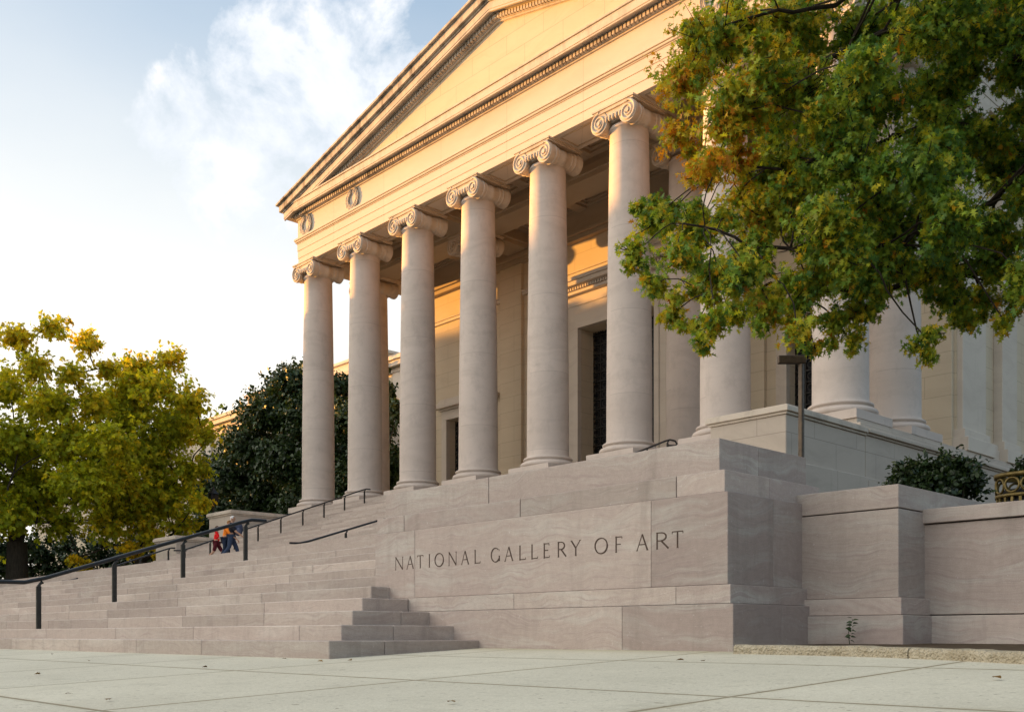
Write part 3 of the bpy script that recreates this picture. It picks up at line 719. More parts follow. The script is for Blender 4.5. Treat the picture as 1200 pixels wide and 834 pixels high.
def sprays(clumps,per_tip,leaf,density,rng,drop=.3,shell=.55,col=None,squash=.8,fly=.1):
    """clumps: (centre,radius,autumn). returns leaf arrays plus twig tips. leaves grow in rosettes round twig tips"""
    Ps,Ns,Ds,Sz,Tn=[],[],[],[],[]; tips=[]
    for (c,r,au) in clumps:
        c=np.array(c); nt=max(4,int(density*r*r/(leaf*leaf)/per_tip))
        q=unit(rng.normal(size=(nt,3))); rad=r*(shell+(1-shell)*rng.random(nt))*(1+.13*rng.normal(size=nt)); rad*=np.where(rng.random(nt)<fly,rng.uniform(1.1,1.55,nt),1)
        q[:,2]*=squash
        tp=c+q*rad[:,None]; 
        for k in range(nt): tips.append((c,tp[k]))
        m=per_tip
        out=unit(q*1.0+rng.normal(size=(nt,3))*.35+np.array([0,0,-drop*.5]))
        d=unit(out[:,None,:].repeat(m,1).reshape(-1,3)+rng.normal(size=(nt*m,3))*.75+np.array([0,0,-drop]))
        n=unit(np.array([0,0,.6])+.75*q[:,None,:].repeat(m,1).reshape(-1,3)+rng.normal(size=(nt*m,3))*.6)
        base=tp[:,None,:].repeat(m,1).reshape(-1,3)-out[:,None,:].repeat(m,1).reshape(-1,3)*(rng.random((nt*m,1))*leaf*1.8)
        base+=rng.normal(size=base.shape)*leaf*.3
        tt=np.clip(rng.normal(au,.2,size=nt),0,1)[:,None].repeat(m,1).reshape(-1)+rng.normal(size=nt*m)*.12
        Ps.append(base);Ds.append(d);Ns.append(n);Sz.append(leaf*rng.uniform(.55,1.4,nt*m)); Tn.append(np.stack([np.clip(tt,0,1),rng.random(nt*m)],1))
    return np.concatenate(Ps),np.concatenate(Ns),np.concatenate(Ds),np.concatenate(Sz),np.concatenate(Tn),tips
def curve(a,bb,sag,n=7,rng=random):
    a=Vector(a);bb=Vector(bb); L=(bb-a).length; pts=[]
    w=Vector((rng.uniform(-1,1),rng.uniform(-1,1),rng.uniform(-.4,.4)))*L*.06
    for i in range(n):
        t=i/(n-1); p=a.lerp(bb,t)+Vector((0,0,-sag*L*(t*(1-t)*4)*.5))+w*math.sin(t*math.pi*2)+Vector((rng.uniform(-1,1),rng.uniform(-1,1),rng.uniform(-1,1)))*L*.012
        pts.append(p)
    pts[0]=a; pts[-1]=bb; return pts
def taper(r0,r1,n): return [r0+(r1-r0)*i/(n-1) for i in range(n)]
# --- the oak that hangs in from the right
rng=np.random.default_rng(21)
oakb=P(1440,744,15.0); oak=empty('oak_tree',(oakb.x,oakb.y,.6),'large oak with green and orange lobed leaves overhanging from right foreground','tree')
OC=[(800,95,42,38,.66),(845,45,55,48,.55),(930,28,60,48,.45),(1010,40,60,50,.35),(1090,30,60,50,.35),(1165,35,55,50,.33),(1230,30,60,60,.3),(862,125,50,45,.62),(797,158,28,28,.78),(822,205,24,30,.85),  # last value rises on left clumps: autumn yellow plus painted sunlit gold
 (940,110,60,50,.42),(1020,120,60,50,.3),(1100,115,55,45,.25),(1185,205,40,34,.28),(858,190,30,24,.8),(925,190,50,42,.5),(1000,200,60,50,.3),(1075,200,55,48,.22),(1240,150,50,70,.3),
 (905,255,42,34,.6),(970,265,55,42,.35),(1050,275,50,42,.25),(1120,262,40,40,.25),(1160,300,34,30,.3),(1245,290,40,50,.3),
 (768,258,38,24,.45),(745,293,27,18,.4),(768,335,28,17,.5),(815,270,40,26,.42),(838,322,40,25,.45),(788,368,25,14,.55),(880,318,42,32,.4),(905,362,34,22,.55),(860,368,26,15,.5),(822,402,11,17,.4),(814,382,16,12,.45),
 (950,330,45,34,.4),(935,392,26,17,.6),(978,382,24,22,.45),(1010,330,38,28,.3),(1062,325,30,22,.35),(1085,395,16,20,.45),(1088,418,9,12,.45),(1108,345,32,24,.35),(1150,352,30,22,.4),(1190,350,22,20,.4),(1178,378,15,7,.45),(1000,402,13,12,.5),(955,408,10,8,.5),
 (1040,310,46,34,.32),(1100,315,44,32,.32),(1155,275,40,32,.3),(1010,365,36,26,.42),(1130,375,30,20,.4),(1195,320,30,28,.35),(985,300,44,32,.38),(890,350,36,26,.45),(840,375,28,18,.45),(845,150,34,30,.7),(868,228,30,26,.65),(835,185,26,26,.78),(850,255,26,22,.5),(795,300,30,22,.45),(815,340,26,20,.5),(1190,85,40,34,.3),(1145,165,44,34,.28),(1215,230,40,40,.3),(1010,85,50,36,.35),(1090,160,46,34,.3),(975,155,44,36,.4),(895,95,44,36,.5),(1190,130,24,22,.4),(1020,240,46,32,.3),(1095,245,44,30,.28),(930,225,40,28,.45),(880,285,36,26,.5),(1130,65,45,35,.3)]
for (px,py) in ((1290,40),(1290,150),(1300,270),(1290,360),(1370,20),(1380,130),(1380,250),(1370,350),(1460,60),(1460,180),(1460,300),(1550,60),(1550,180),(1550,300),(1640,120),(1640,240),
  (900,-70),(1000,-80),(1100,-80),(1200,-80),(1300,-80),(1400,-80),(1500,-80),(1600,-40),(1050,-180),(1180,-190),(1310,-190),(1440,-190),(1570,-160),(1250,-290),(1400,-290)): OC.append((px,py,64,58,.35))
ocl=[]
for (px,py,rx,ry,au) in OC:
    dd=13.2+rng.uniform(-1.6,1.6)+min(.6,(px-950)/900)
    r=math.sqrt(rx*ry)/FPX*dd
    ocl.append((P(px,py,dd),r,au))
    if rx>=38: 
        d2=dd+rng.uniform(.7,1.6); ocl.append((P(px+rng.uniform(-12,12),py+rng.uniform(-10,10),d2),r*.95,au*.9))
for (x_,y_,z_) in ((1.5,13.5,6.5),(3.5,13,6.2),(0,12,7.0),(5,15,6.5),(3,10.5,7.2),(-1,10.5,7.6),(1.5,9.5,7.8),(6,12.5,7),(4,17,7),(6.5,17,8),(-2.5,9.8,8.6),(.5,8.0,9),(3,8.5,9),(5.5,9.5,9),(2,12,9.5),(5,13,10)): ocl.append((Vector((x_,y_,z_)),1.0,.35))
omain=list(ocl)
for (c,r,au) in omain:
    for k in range(2):
        q=Vector(rng.normal(size=3)); q.normalize(); ocl.append((Vector(c)+q*r*rng.uniform(.6,.95),r*rng.uniform(.4,.6),au+rng.normal()*.06))
a=sprays(ocl,8,.098,46,rng,.5,.0,squash=.75,fly=.25)
leaf_mesh('foliage',*a[:5],LOBED,M['oakleaf'],oak)
tips=a[5]
b=MB(); tr=[Vector((oakb.x,oakb.y,.6)),Vector((oakb.x-.1,oakb.y+.1,2.5)),P(1430,480,15.0),P(1400,280,14.9),P(1370,60,14.8),P(1360,-150,14.8)]
b.tube(tr,[.42,.33,.29,.26,.22,.14],14); b.build('trunk',M['bark'],oak)
LIMBS=[[tr[3],P(1260,130,14.4),P(1160,40,14),P(1060,30,13.7),P(960,70,13.4),P(890,120,13.2),P(830,150,13.1)],
       [tr[2],P(1290,300,14.4),P(1190,205,14.1),P(1140,255,13.8),P(1060,285,13.6),P(970,290,13.3),P(880,285,13.0),P(800,262,12.8)],
       [tr[2],P(1300,360,15),P(1190,318,15),P(1100,322,14.8),P(1035,335,14.5),P(980,345,14.2),P(900,335,13.8),P(840,340,13.3)],
       [tr[4],P(1260,0,14.2),P(1150,-20,13.9),P(1020,-10,13.6),P(930,10,13.4),P(850,30,13.2)],
       [tr[3],P(1300,240,14.7),P(1220,190,14.6),P(1120,140,14.5),P(1020,170,14.3),P(930,200,14.0),P(860,195,13.8)]]
nodes=[]; wb=MB()
for L in LIMBS:
    pts=[]
    for i in range(len(L)-1):
        for k in range(4):
            t=k/4; q=L[i].lerp(L[i+1],t)+Vector(rng.normal(size=3)*.04); pts.append(q)
    pts.append(L[-1]); rad=[.055*(1-i/len(pts))**.9+.010 for i in range(len(pts))]
    wb.tube(pts,rad,8); nodes+=[(p,rr) for p,rr in zip(pts,rad)]
for (c,r,au) in omain:
    p,rr=min(nodes,key=lambda q:(q[0]-Vector(c)).length)
    pts=curve(p,c,-.15,6); wb.tube(pts,taper(min(rr*.5,.024),.009,6),6)
for i,(c,tp) in enumerate(tips):
    if rng.random()<.25: wb.tube(curve(c,tp,.2,4),taper(.011,.004,4),4,caps=False)
wb.build('branches',M['bark'],oak)
# --- broad trees beyond the stair's left end
def broad_tree(name,label,base,zg,trunk_r,clumps,leaf,density,mat,bark,seed,group=None,lean=(0,0),per=8,tmpl=CLUMP,shell=.3,fork=None,cat='tree',twig=.05):
    rng=np.random.default_rng(seed); rd=random.Random(seed)
    root=empty(name,(base[0],base[1],zg),label,cat,group)
    a=sprays(clumps,per,leaf,density,rng,.2,shell)
    leaf_mesh('crown',*a[:5],tmpl,mat,root)
    cs=[Vector(c) for c,_,_ in clumps]; zm=sum(c.z for c in cs)/len(cs); ztop=max(c.z for c in cs)
    fz=fork if fork is not None else zg+(zm-zg)*.55
    top=Vector((base[0]+lean[0],base[1]+lean[1],fz))
    b=MB(); b.tube([Vector((base[0],base[1],zg-.1)),Vector((base[0],base[1],zg+.4)),Vector((base[0],base[1],zg)).lerp(top,.5),top],[trunk_r*1.35,trunk_r*1.05,trunk_r*.95,trunk_r*.8],14)
    nodes=[(top,trunk_r*.75)]
    b.build('trunk',bark,root)
    w=MB()
    tgt=sorted(cs,key=lambda c:(c-top).length)
    for c in tgt:                                  # every clump is fed from the nearest wood below it
        cand=[n for n in nodes if n[0].z<c.z+1.0] or nodes
        p,rr=min(cand,key=lambda q:(q[0]-c).length+ (0 if q[1]>.06 else 1.5))
        pts=curve(p,c,-.12,7,rd); r0=max(.05,rr*.62); w.tube(pts,taper(r0,max(.03,r0*.4),7),7); nodes+=list(zip(pts[2:],taper(r0*.8,max(.03,r0*.4),5)))
    for (c,tp) in a[5]:
        if rng.random()<twig: w.tube(curve(c,tp,.0,4,rd),taper(.035,.012,4),4,caps=False)
    w.build('limbs',bark,root)
    return root
def pc(lst,d,jit,rng,back=0): 
    out=[]
    for (px,py,r,au) in lst:
        dd=d+rng.uniform(-jit,jit); out.append((P(px,py,dd),r/FPX*dd,au))
        if back and r>=34:
            dd=d+back+rng.uniform(-jit,jit); out.append((P(px+rng.uniform(-14,14),py+rng.uniform(-8,14),dd),r/FPX*dd,au*.9))
    return out
rng=np.random.default_rng(3)
TA=[(18,395,26,.62),(62,383,22,.62),(100,402,24,.6),(125,432,20,.58),(40,430,28,.5),(85,440,24,.5),(10,455,30,.45),(60,475,34,.35),(110,475,30,.4),(20,515,42,.25),(80,520,40,.25),(130,520,36,.28),
    (40,570,44,.22),(100,570,44,.22),(145,570,38,.25),(10,605,34,.3),(70,612,30,.3),(125,615,30,.4),(150,640,14,.8),(100,662,13,.85),(85,655,10,.8),
    (-35,400,30,.55),(-50,450,45,.4),(-40,520,55,.25),(-50,590,50,.3),(-100,440,50,.4),(-110,520,55,.25),(-100,590,45,.3)]
p0=P(20,690,65)
treeA=broad_tree('elm_tree','large yellow-green tree with a thick dark trunk at left edge of the photo',(p0.x,p0.y),gz(7),.75,pc(TA,64,2.5,rng,3.5),.28,32,M['elmleaf'],M['bark2'],31,fork=6.0)
TB=[(150,450,26,.4),(130,470,26,.35),(165,432,28,.5),(200,420,22,.5),(185,455,34,.4),(225,470,26,.45),(150,480,36,.3),(205,500,38,.25),(240,510,20,.4),(170,530,42,.22),(225,550,28,.3),(190,580,42,.22),(235,590,18,.5),(150,590,40,.25),(215,615,24,.45),(175,625,28,.5),(190,650,12,.85),(160,648,12,.85),(135,560,36,.25)]
p1=P(165,690,67)
treeB=broad_tree('elm_tree','second yellow-green tree with rounded crown, between the edge tree and evergreen',(p1.x,p1.y),gz(7),.5,pc(TB,67,2.2,rng,2.5),.28,32,M['elmleaf'],M['bark2'],32,fork=5.0)
MG=[(255,545,22,.3),(240,580,24,.3),(245,615,26,.3),(370,428,20,.3),(340,450,30,.3),(395,455,26,.3),(315,485,36,.3),(360,490,38,.3),(410,490,34,.3),(290,525,36,.3),(335,540,42,.3),(385,540,42,.3),(435,500,30,.3),(445,460,24,.3),(440,425,20,.3),(270,560,32,.3),(310,585,42,.3),(365,590,42,.3),(420,570,42,.3),(262,600,28,.3),(290,625,34,.3),(455,540,30,.3),(455,590,30,.3),(465,480,20,.3),(430,625,30,.3),(350,630,34,.3),(432,405,11,.3)]
def along(lst,y,jit,rng):
    out=[]
    for (px,py,r,au) in lst:
        for k in range(2 if r>=30 else 1):
            d=(y+rng.uniform(-jit,jit)+2.5*k)/(CT+ST*(px-600)/FPX); out.append((P(px+rng.uniform(-8,8)*k,py+rng.uniform(-6,8)*k,d),r/FPX*d,au))
    return out
x2=on_y(310,46); broad_tree('magnolia_tree','wide dark evergreen magnolia left of the first column, below the far wing',(x2,46),gz(7),.5,along([q for q in MG if q[0]<365],46,1.5,rng),.32,55,M['magleaf'],M['bark'],33,tmpl=OVAL,fork=3.0)
x2=on_y(420,45.5); broad_tree('magnolia_tree','tall dark evergreen magnolia seen between the first three columns',(x2,45.5),gz(7),.5,along([q for q in MG if q[0]>=365],45.5,1.5,rng),.32,55,M['magleaf'],M['bark'],35,tmpl=OVAL,fork=3.0)
HB=[(x,640+ (i%3)*16,26,.4) for i,x in enumerate(range(-40,262,13))]
broad_tree('evergreen_shrub','dark evergreen bush low under the yellow-green trees at left',tuple(P(170,700,84).xy),gz(7),.2,pc(HB,84,1.5,rng),.28,18,M['magleaf'],M['bark'],34,tmpl=OVAL,fork=.6,cat='shrub')
# more of the same row of trees along the mall, left of the frame
ROW=[(-74,9,.4,1.0),(-71,-3,2.1,1.05),(-76,-14,3.5,1.0),(-71,-26,5.0,1.05),(-86,-8,1.2,1.1),(-88,-24,2.7,1.1),(-90,5,.9,1.0),(-66,-15,4.0,.9),(-128,-3,.7,1.1),(-131,12,2.0,1.1),(-127,-18,3.3,1.1),(-133,-32,4.4,1.15),(-126,-46,5.5,1.1),(-150,4,1.4,1.15),(-152,-12,2.6,1.15),(-149,-28,.2,1.15),(-154,-44,3.8,1.15),(-150,-58,5.0,1.15),(-150,20,1.0,1.1),(-92,-38,1.9,1.0),(-90,-52,2.9,1.05)]
for i,(x,y,rz,sc) in enumerate(ROW):
    c=copy_tree(treeA); c.location=(x,y,gz(7)); c.rotation_euler=(0,0,rz); c.scale=(sc,sc,sc)
    c['label']='tree of the mall row outside the photo at left'; c['group']='mall trees beyond the left edge'
# unseen museum along the mall, added and sized to block the low sun
nb=empty('neighbour_museum',(-245,-20,-1),'broad limestone museum across the street, outside the photo at left','building')
b=MB(); b.box(-275,-232,-110,52,-1,14.4); b.build('wall',M['facade'],nb)
b=MB(); b.box(-276,-231,-111,53,14.402,15.2); b.build('cornice',M['semidirty'],nb,bevel=.05)
b=MB(); b.prism([(-276,15.205),(-231,15.205),(-253,16.2)],-110,52); b.build('roof',M['dirty'],nb)
b=MB(); b.box(-272,-234,-8,50,14.0,28.6); b.build('attic',M['plainstone'],nb)  # taller block added to keep the wing in shade
for i in range(16):
    b=MB(); y=-105+10*i; b.box(-231.9,-231.8,y,y+3.2,3,10.5); b.build('window',M['dark'],nb)
# --- shrubs by the pier
def shrub(name,label,centre,r,n,leaf,seed):
    rng=np.random.default_rng(seed); root=empty(name,(centre[0],centre[1],.72),label,'shrub')
    cl=[]
    for i in range(n):
        q=rng.normal(size=3); q/=np.linalg.norm(q); q*=r*rng.uniform(.25,.62); q[2]=abs(q[2])*.85
        cl.append((Vector(centre)+Vector(q),r*rng.uniform(.3,.48),.4))
    a=sprays(cl,7,leaf,16,rng,-.1,.2); leaf_mesh('foliage',*a[:5],OVAL,M['shrubleaf'],root)
    b=MB()
    for c,rr,_ in cl: b.tube(curve((centre[0]+rng.uniform(-.06,.06),centre[1]+rng.uniform(-.06,.06),.7),c,-.1,5),taper(.02,.008,5),5)
    b.build('stems',M['bark'],root)
c=P(1097,577,11.2); shrub('holly_shrub','rounded dark green holly shrub rising behind the stepped pier',(c.x,c.y,1.58),.66,40,.05,41)
c=P(1225,520,12.8); shrub('holly_shrub','dark green shrub at the right edge above the bronze planter',(c.x,c.y,2.0),.5,22,.05,42)
# weed against the pier
wx=on_y(1000,7.9); wy=7.84; zb=gz(7)+.05
root=empty('weed',(wx,wy,zb),'small green weed growing at the foot of the stepped pier','plant')
b=MB(); st=[Vector((wx,wy,zb)),Vector((wx-.01,wy-.01,zb+.08)),Vector((wx+.015,wy-.02,zb+.16)),Vector((wx+.04,wy-.02,zb+.21))]; b.tube(st,[.004,.003,.003,.002],5); b.build('stem',M['shrubleaf'],root)
rng=np.random.default_rng(6); pp=np.array([st[0].lerp(st[-1],.15+.85*i/13) for i in range(14)]); dd=unit(np.array([[(-1)**i*CT,(-1)**i*ST,.25] for i in range(14)])+rng.normal(size=(14,3))*.25)
leaf_mesh('leaves',pp,unit(np.array([[.3,-.5,1]]*14)+rng.normal(size=(14,3))*.3),dd,np.full(14,.05),np.stack([np.full(14,.8),rng.random(14)],1),OVAL,M['shrubleaf'],root)
# fallen leaves on the paving
LP=[(47,791,.3),(62,767,.2),(104,775,.2),(76,815,.2),(125,822,.25),(237,783,.3),(372,776,.3),(412,775,.35),(533,825,.2),(802,775,.3),(825,776,.2),(1164,796,.35),(330,773,.2),(455,766,.3)]
rng=np.random.default_rng(8)
words=['curled brown leaf lying on the pale paving','tiny dry leaf lying flat on the pale paving','small dark leaf lying on the pale paving']
near=['near the left edge','just below the lowest step at left','below the first handrail post','at the bottom left','at the lower left by a paving joint','left of the step corner','in front of the step corner','just right of the step corner','near the bottom centre','before the lettered wall, leftmost of two','before the lettered wall, rightmost of two','in front of the kerb at right','at the foot of the lowest step','against the side of the lowest step']
for i,(px,py,s) in enumerate(LP):
    u=(px-600)/FPX; t=-(744-py)/FPX; d=.445/(t+.046*(CT+ST*u)); p=P(px,py,d)
    q=rng.normal(size=3)*.12; pos=np.array([[p.x,p.y,gz(p.y)+.012]])
    an=rng.uniform(0,6.28); o=leaf_mesh('fallen_leaf',pos-np.array([[p.x,p.y,p.z]]),unit(np.array([[q[0]*2,q[1]*2,1]])),unit(np.array([[math.cos(an),math.sin(an),.3]])),np.array([.035+.07*s]),np.array([[rng.random(),rng.random()]]),OVAL if i%2 else CLUMP,M['deadleaf'],None)
    o.location=(p.x,p.y,p.z); tag(o,words[i%3].split(' lying')[0]+' lying '+near[i],'leaf','fallen leaves on the paving')
# ------------------------------------------------------------------ people
def skin(name,verts,edges,radii,mat,parent,root=0,sub=2):
    me=bpy.data.meshes.new(name); me.from_pydata(verts,edges,[]); o=bpy.data.objects.new(name,me); COL.objects.link(o)
    o.modifiers.new('Skin','SKIN'); sl=me.skin_vertices[0].data
    for i,r in enumerate(radii):
        rr=r if hasattr(r,'__len__') else (r,r); sl[i].radius=rr; sl[i].use_root=(i==root)
    s=o.modifiers.new('Sub','SUBSURF'); s.levels=sub; s.render_levels=sub
    dg=bpy.context.evaluated_depsgraph_get(); m2=bpy.data.meshes.new_from_object(o.evaluated_get(dg))
    o.modifiers.clear(); o.data=m2; m2.name=name; m2.materials.clear(); m2.materials.append(mat)
    m2.polygons.foreach_set('use_smooth',[True]*len(m2.polygons))
    o.parent=parent; return o
def cloth(name,c,rough=.85): return m_plain(name,c,rough,0,.2,25,.15)
SKIN=cloth('skin_tone',(.42,.24,.16),.6)
def person(pos,ang,h,label,shirt,legs,shoes,hair,short=False,lean=0.0,stride=.25,armf=.35,long_sleeve=False):
    """local frame: +x is the way they walk, +y their left"""
    k=h/1.75
    root=empty('person',pos,label,'person'); 
    Z=lambda z:z*k
    ln=lean
    hip=.94; sp=lambda z:(ln*(z-hip)*k,0,Z(z))
    V=[];E=[];R=[]
    def v(p,r): V.append(tuple(p)); R.append(r if hasattr(r,'__len__') else r); return len(V)-1
    pel=v((0,0,Z(.95)),.125*k); ch=v(sp(1.15),.12*k); ch2=v(sp(1.33),.135*k); nk=v(sp(1.46),.058*k); hb=v((sp(1.55)[0]+.015*k,0,Z(1.54)),.065*k); hm=v((sp(1.63)[0]+.025*k,0,Z(1.63)),(.095*k,.088*k)); ht=v((sp(1.7)[0]+.02*k,0,Z(1.71)),.075*k)
    nose=v((sp(1.62)[0]+.125*k,0,Z(1.615)),.014*k)
    E+= [(pel,ch),(ch,ch2),(ch2,nk),(nk,hb),(hb,hm),(hm,ht),(hm,nose)]
    J={}
    for s in (1,-1):
        ear=v((sp(1.62)[0],s*.1*k,Z(1.62)),.016*k); E.append((hm,ear))
        f=stride*s
        hp=v((0,s*.095*k,Z(.9)),.095*k); kn=v((f*.42*k+.06*k,s*.1*k,Z(.5)),.062*k); an=v((f*1.0*k-(.10*k if s<0 else 0),s*.1*k,Z(.1)),.042*k); to=v((f*1.0*k+.17*k,s*.11*k,Z(.04)),.035*k); he=v((f*1.0*k-.05*k,s*.1*k,Z(.045)),.035*k)
        E+= [(pel,hp),(hp,kn),(kn,an),(an,to),(an,he)]
        shx=sp(1.4)[0]; sh=v((shx,s*.19*k,Z(1.40)),.062*k); af=-armf*s
        el=v((shx+af*.5*k,s*.24*k,Z(1.13)),.045*k); wr=v((shx+(af*.8+.16)*k,s*.23*k,Z(.93)),.031*k); pa=v((shx+(af*.9+.2)*k,s*.22*k,Z(.86)),(.032*k,.02*k))
        E+= [(ch2,sh),(sh,el),(el,wr),(wr,pa)]
        for q in range(4):
            dx=(-.026+.0175*q)*k; Lf=(.065,.075,.078,.06)[q]*k
            a=v((V[pa][0]+dx+.006,V[pa][1],V[pa][2]-.04*k),.0085*k); c=v((V[a][0]+.012*k,V[a][1]-s*.012*k,V[a][2]-Lf),.007*k); E+= [(pa,a),(a,c)]
        th=v((V[pa][0]+.045*k,V[pa][1]-s*.012*k,V[pa][2]-.03*k),.009*k); E.append((pa,th))
        J[s]=dict(hp=hp,kn=kn,an=an,to=to,he=he,sh=sh,el=el,wr=wr)
    skin('body',V,E,R,SKIN,root)
    g=1.22
    def sub(name,ids,ed,mat,gr,extra=0):
        m={i:n for n,i in enumerate(ids)}
        skin(name,[V[i] for i in ids],[(m[a],m[b]) for a,b in ed],[ (R[i][0] if hasattr(R[i],'__len__') else R[i])*gr+extra for i in ids],mat,root)
    ids=[pel,ch,ch2,nk]+[J[s][q] for s in (1,-1) for q in (('sh','el','wr') if long_sleeve else ('sh','el'))]
    ed=[(pel,ch),(ch,ch2),(ch2,nk)]
    for s in (1,-1):
        ed+= [(ch2,J[s]['sh']),(J[s]['sh'],J[s]['el'])]
        if long_sleeve: ed.append((J[s]['el'],J[s]['wr']))
    R2=list(R); R2_nk=R[nk]; R[nk]=.045*k
    sub('shirt',ids,ed,shirt,1.14,.012*k); R[nk]=R2_nk
    ids=[pel]+[J[s][q] for s in (1,-1) for q in (('hp','kn') if short else ('hp','kn','an'))]
    ed=[(pel,J[1]['hp']),(pel,J[-1]['hp'])]
    for s in (1,-1):
        ed.append((J[s]['hp'],J[s]['kn']))
        if not short: ed.append((J[s]['kn'],J[s]['an']))
    sub('shorts' if short else 'trousers',ids,ed,legs,1.13,.012*k)
    for s in (1,-1): sub('shoe',[J[s]['an'],J[s]['to'],J[s]['he']],[(J[s]['an'],J[s]['to']),(J[s]['an'],J[s]['he'])],shoes,1.12,.008*k)
    hp=Vector(V[hm])
    b=MB(); b.ball((0,0,0),.108*k,14,9,(1,.93,.95)); o=b.build('hair',hair,None)
    bm=bmesh.new(); bm.from_mesh(o.data)
    bmesh.ops.delete(bm,geom=[q for q in bm.verts if q.co.z<-.02*k-.9*min(0,-q.co.x-.0)*0 and q.co.x>-.02*k or q.co.x>.06*k and q.co.z<.055*k],context='VERTS'); bm.to_mesh(o.data); bm.free()
    o.location=hp+Vector((-.006*k,0,.018*k)); o.parent=root
    root.rotation_euler=(0,0,ang); return root
ANG=math.atan2(ST,CT)
def at_px(px,y): return on_y(px,y)
for nm,px,y,h,label,sc,lc,shc,hc,kw in [
  ('kid',254,18.36,1.42,'person in a red t-shirt and dark red shorts walking up the steps',(.75,.018,.02),(.09,.012,.02),(.25,.25,.27),(.09,.06,.04),dict(short=True,stride=.42)),
  ('adult',264,18.3,1.56,'person in an orange shirt and dark jeans bending forward beside the red shirt',(.9,.24,.025),(.02,.028,.05),(.05,.04,.04),(.25,.13,.05),dict(lean=.22,stride=.12)),
  ('man',271,18.42,1.72,'grey-haired person in black shirt and blue jeans wearing a backpack',(.02,.02,.026),(.04,.055,.095),(.03,.03,.035),(.55,.54,.52),dict(stride=.3,lean=.06))]:
    x=at_px(px,y); zf=stair_z(y)
    pr=person((x,y,zf),ANG if nm!='man' else ANG+.1,h,label,cloth(nm+'_shirt',sc),cloth(nm+'_legwear',lc),cloth(nm+'_shoe',shc),cloth(nm+'_hair',hc),**kw)
# the backpack hangs behind the walker's shoulders
x=at_px(277,18.6); zf=stair_z(18.4)
bp=empty('backpack',(x+.12,18.62,zf+1.1),'dark blue backpack worn by the grey-haired person','backpack')
b=MB(); b.ball((x+.12,18.62,zf+1.22),.24,16,10,(.85,.7,1.15)); b.build('bag',cloth('pack_cloth',(.05,.06,.10)),bp)
b=MB(); b.ball((x+.24,18.56,zf+1.12),.14,12,8,(.8,.7,1.1)); b.build('pocket',cloth('pocket_cloth',(.08,.09,.14)),bp)
b=MB(); b.tube([(x-.02,18.6,zf+1.42),(x-.12,18.5,zf+1.36),(x-.14,18.46,zf+1.15),(x-.02,18.55,zf+1.05)],.022,6); b.build('strap',bpy.data.materials['pack_cloth'],bp)
# ------------------------------------------------------------------ light, sky, camera
SUN_EL=math.radians(2.35); SUN_OFF=math.radians(20.5)      # low sun, twenty degrees in front of the facade line
sd=Vector((-math.cos(SUN_OFF)*math.cos(SUN_EL),-math.sin(SUN_OFF)*math.cos(SUN_EL),math.sin(SUN_EL)))
sl=bpy.data.lights.new('sun','SUN'); sl.energy=4.1; sl.angle=math.radians(.55); sl.color=(1.0,.455,.085)
so=bpy.data.objects.new('sun',sl); COL.objects.link(so); so.rotation_euler=sd.to_track_quat('Z','Y').to_euler(); so.location=(-60,-10,40)
W=bpy.data.worlds.new('World'); S.world=W; W.use_nodes=True; nt=W.node_tree; nt.nodes.clear()
class WN(NT):
    def __init__(s,t): s.t=t
t=WN(nt)
out=nt.nodes.new('ShaderNodeOutputWorld'); bg=nt.nodes.new('ShaderNodeBackground')
sky=t.n('ShaderNodeTexSky',sky_type='NISHITA',sun_disc=False,sun_elevation=SUN_EL,sun_rotation=math.atan2(sd.x,sd.y),altitude=20.0,air_density=1.0,dust_density=1.2,ozone_density=1.2)
bg.inputs['Strength'].default_value=.15
dirv=t.vec('NORMALIZE',t.n('ShaderNodeTexCoord').outputs['Generated']); dx,dy,dz=t.xyz(dirv)
def blob(px,py,size,sharp=1.0):
    v=P(px,py,1.0).normalized(); dt=nt.nodes.new('ShaderNodeVectorMath'); dt.operation='DOT_PRODUCT'; t.put(dt.inputs[0],dirv); dt.inputs[1].default_value=v
    return t.mapr(dt.outputs['Value'],math.cos(size*1.0),math.cos(size*.25),0,1)
n1=t.noise(t.vec('MULTIPLY',dirv,(1,1,1.25)),10.0,10,.62,.2)
n2=t.noise(t.vec('MULTIPLY',dirv,(1,1,2.2)),2.6,6,.55)
mk=None
for q in ((335,125,.11),(300,165,.10),(420,115,.12),(455,75,.085),(225,125,.045),(200,150,.04),(385,185,.10),(235,205,.035),(290,60,.055),(345,215,.06),(440,165,.10)):
    bl=blob(*q); mk=bl if mk is None else t.math('MAXIMUM',mk,bl)
cl=t.math('MULTIPLY',t.mapr(t.math('ADD',n1,t.math('MULTIPLY',mk,.18)),.565,.70),t.mapr(mk,.0,.26))
other=t.mapr(t.math('ADD',n2,t.math('MULTIPLY',n1,.5)),.86,1.02)    # other clouds round the rest of the sky
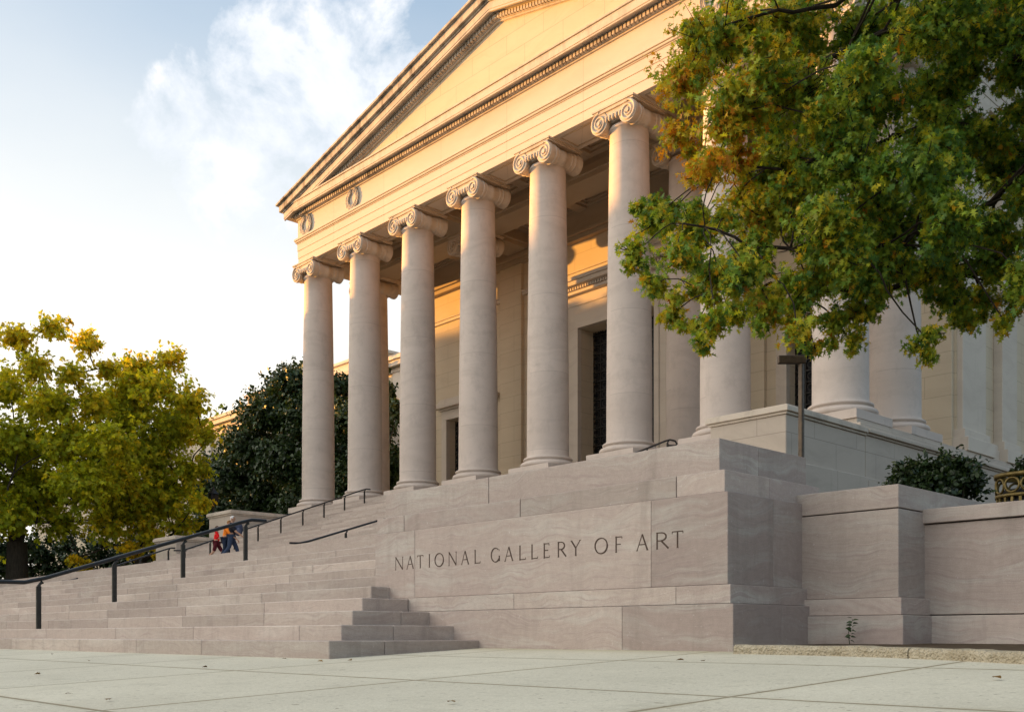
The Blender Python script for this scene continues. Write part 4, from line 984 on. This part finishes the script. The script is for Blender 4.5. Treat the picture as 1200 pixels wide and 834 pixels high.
away=t.mapr(t.math('ADD',dx,t.math('MULTIPLY',dy,-.4)),-.55,.1)
cl=t.math('MAXIMUM',cl,t.math('MULTIPLY',other,t.math('MULTIPLY',away,.6)))
SKYC=sky.outputs[0]
CLOUD=(2.45,2.4,2.34); GLOW=(2.75,2.6,2.34); VEIL=(1.0,1.48,2.15)
veil=t.mapr(dz,.1,.8,.62,.34)
base=t.mix(veil,SKYC,VEIL)
side=t.mapr(t.math('ADD',dx,t.math('MULTIPLY',dy,.3)),-.95,.5,1,0)      # the evening side of the sky is the brighter one
lvl=t.math('ADD',dz,t.math('MULTIPLY',t.math('SUBTRACT',n2,.5),.10))
glow=t.math('MULTIPLY',t.mapr(lvl,.26,.58,1,0),t.mapr(side,0,1,.05,1.0))
base=t.mix(glow,base,GLOW)
final=t.mix(cl,base,t.mix(t.mapr(n1,.52,.72),(1.95,2.05,2.2),CLOUD))
n3=t.noise(t.vec('MULTIPLY',dirv,(1,1,1.6)),2.2,6,.55)
bank=t.math('MULTIPLY',t.mapr(t.math('ADD',t.math('MULTIPLY',dy,-1.0),t.math('MULTIPLY',dz,.45)),.05,.75),t.mapr(dx,-.6,.45,1,.08))   # sunlit cloud bank over the mall
final=t.mix(t.math('MULTIPLY',bank,t.mapr(n3,.3,.6,.45,1)),final,(7.0,6.5,5.8))

t.put(bg.inputs['Color'],final); nt.links.new(bg.outputs[0],out.inputs[0])
cam=bpy.data.cameras.new('camera'); cam.sensor_width=36; cam.sensor_fit='HORIZONTAL'; cam.lens=36*FPX/1200; cam.shift_y=327/1200; cam.clip_start=.05; cam.clip_end=6000
co=bpy.data.objects.new('camera',cam); COL.objects.link(co); co.location=(0,0,0); co.rotation_euler=(math.radians(90),0,math.asin(ST)); S.camera=co
S.view_settings.view_transform='Standard'; S.view_settings.look='None'; S.view_settings.gamma=1; S.view_settings.use_curve_mapping=False
S.view_settings.exposure=1.68
S.cycles.max_bounces=8; S.cycles.diffuse_bounces=5; S.cycles.use_denoising=True
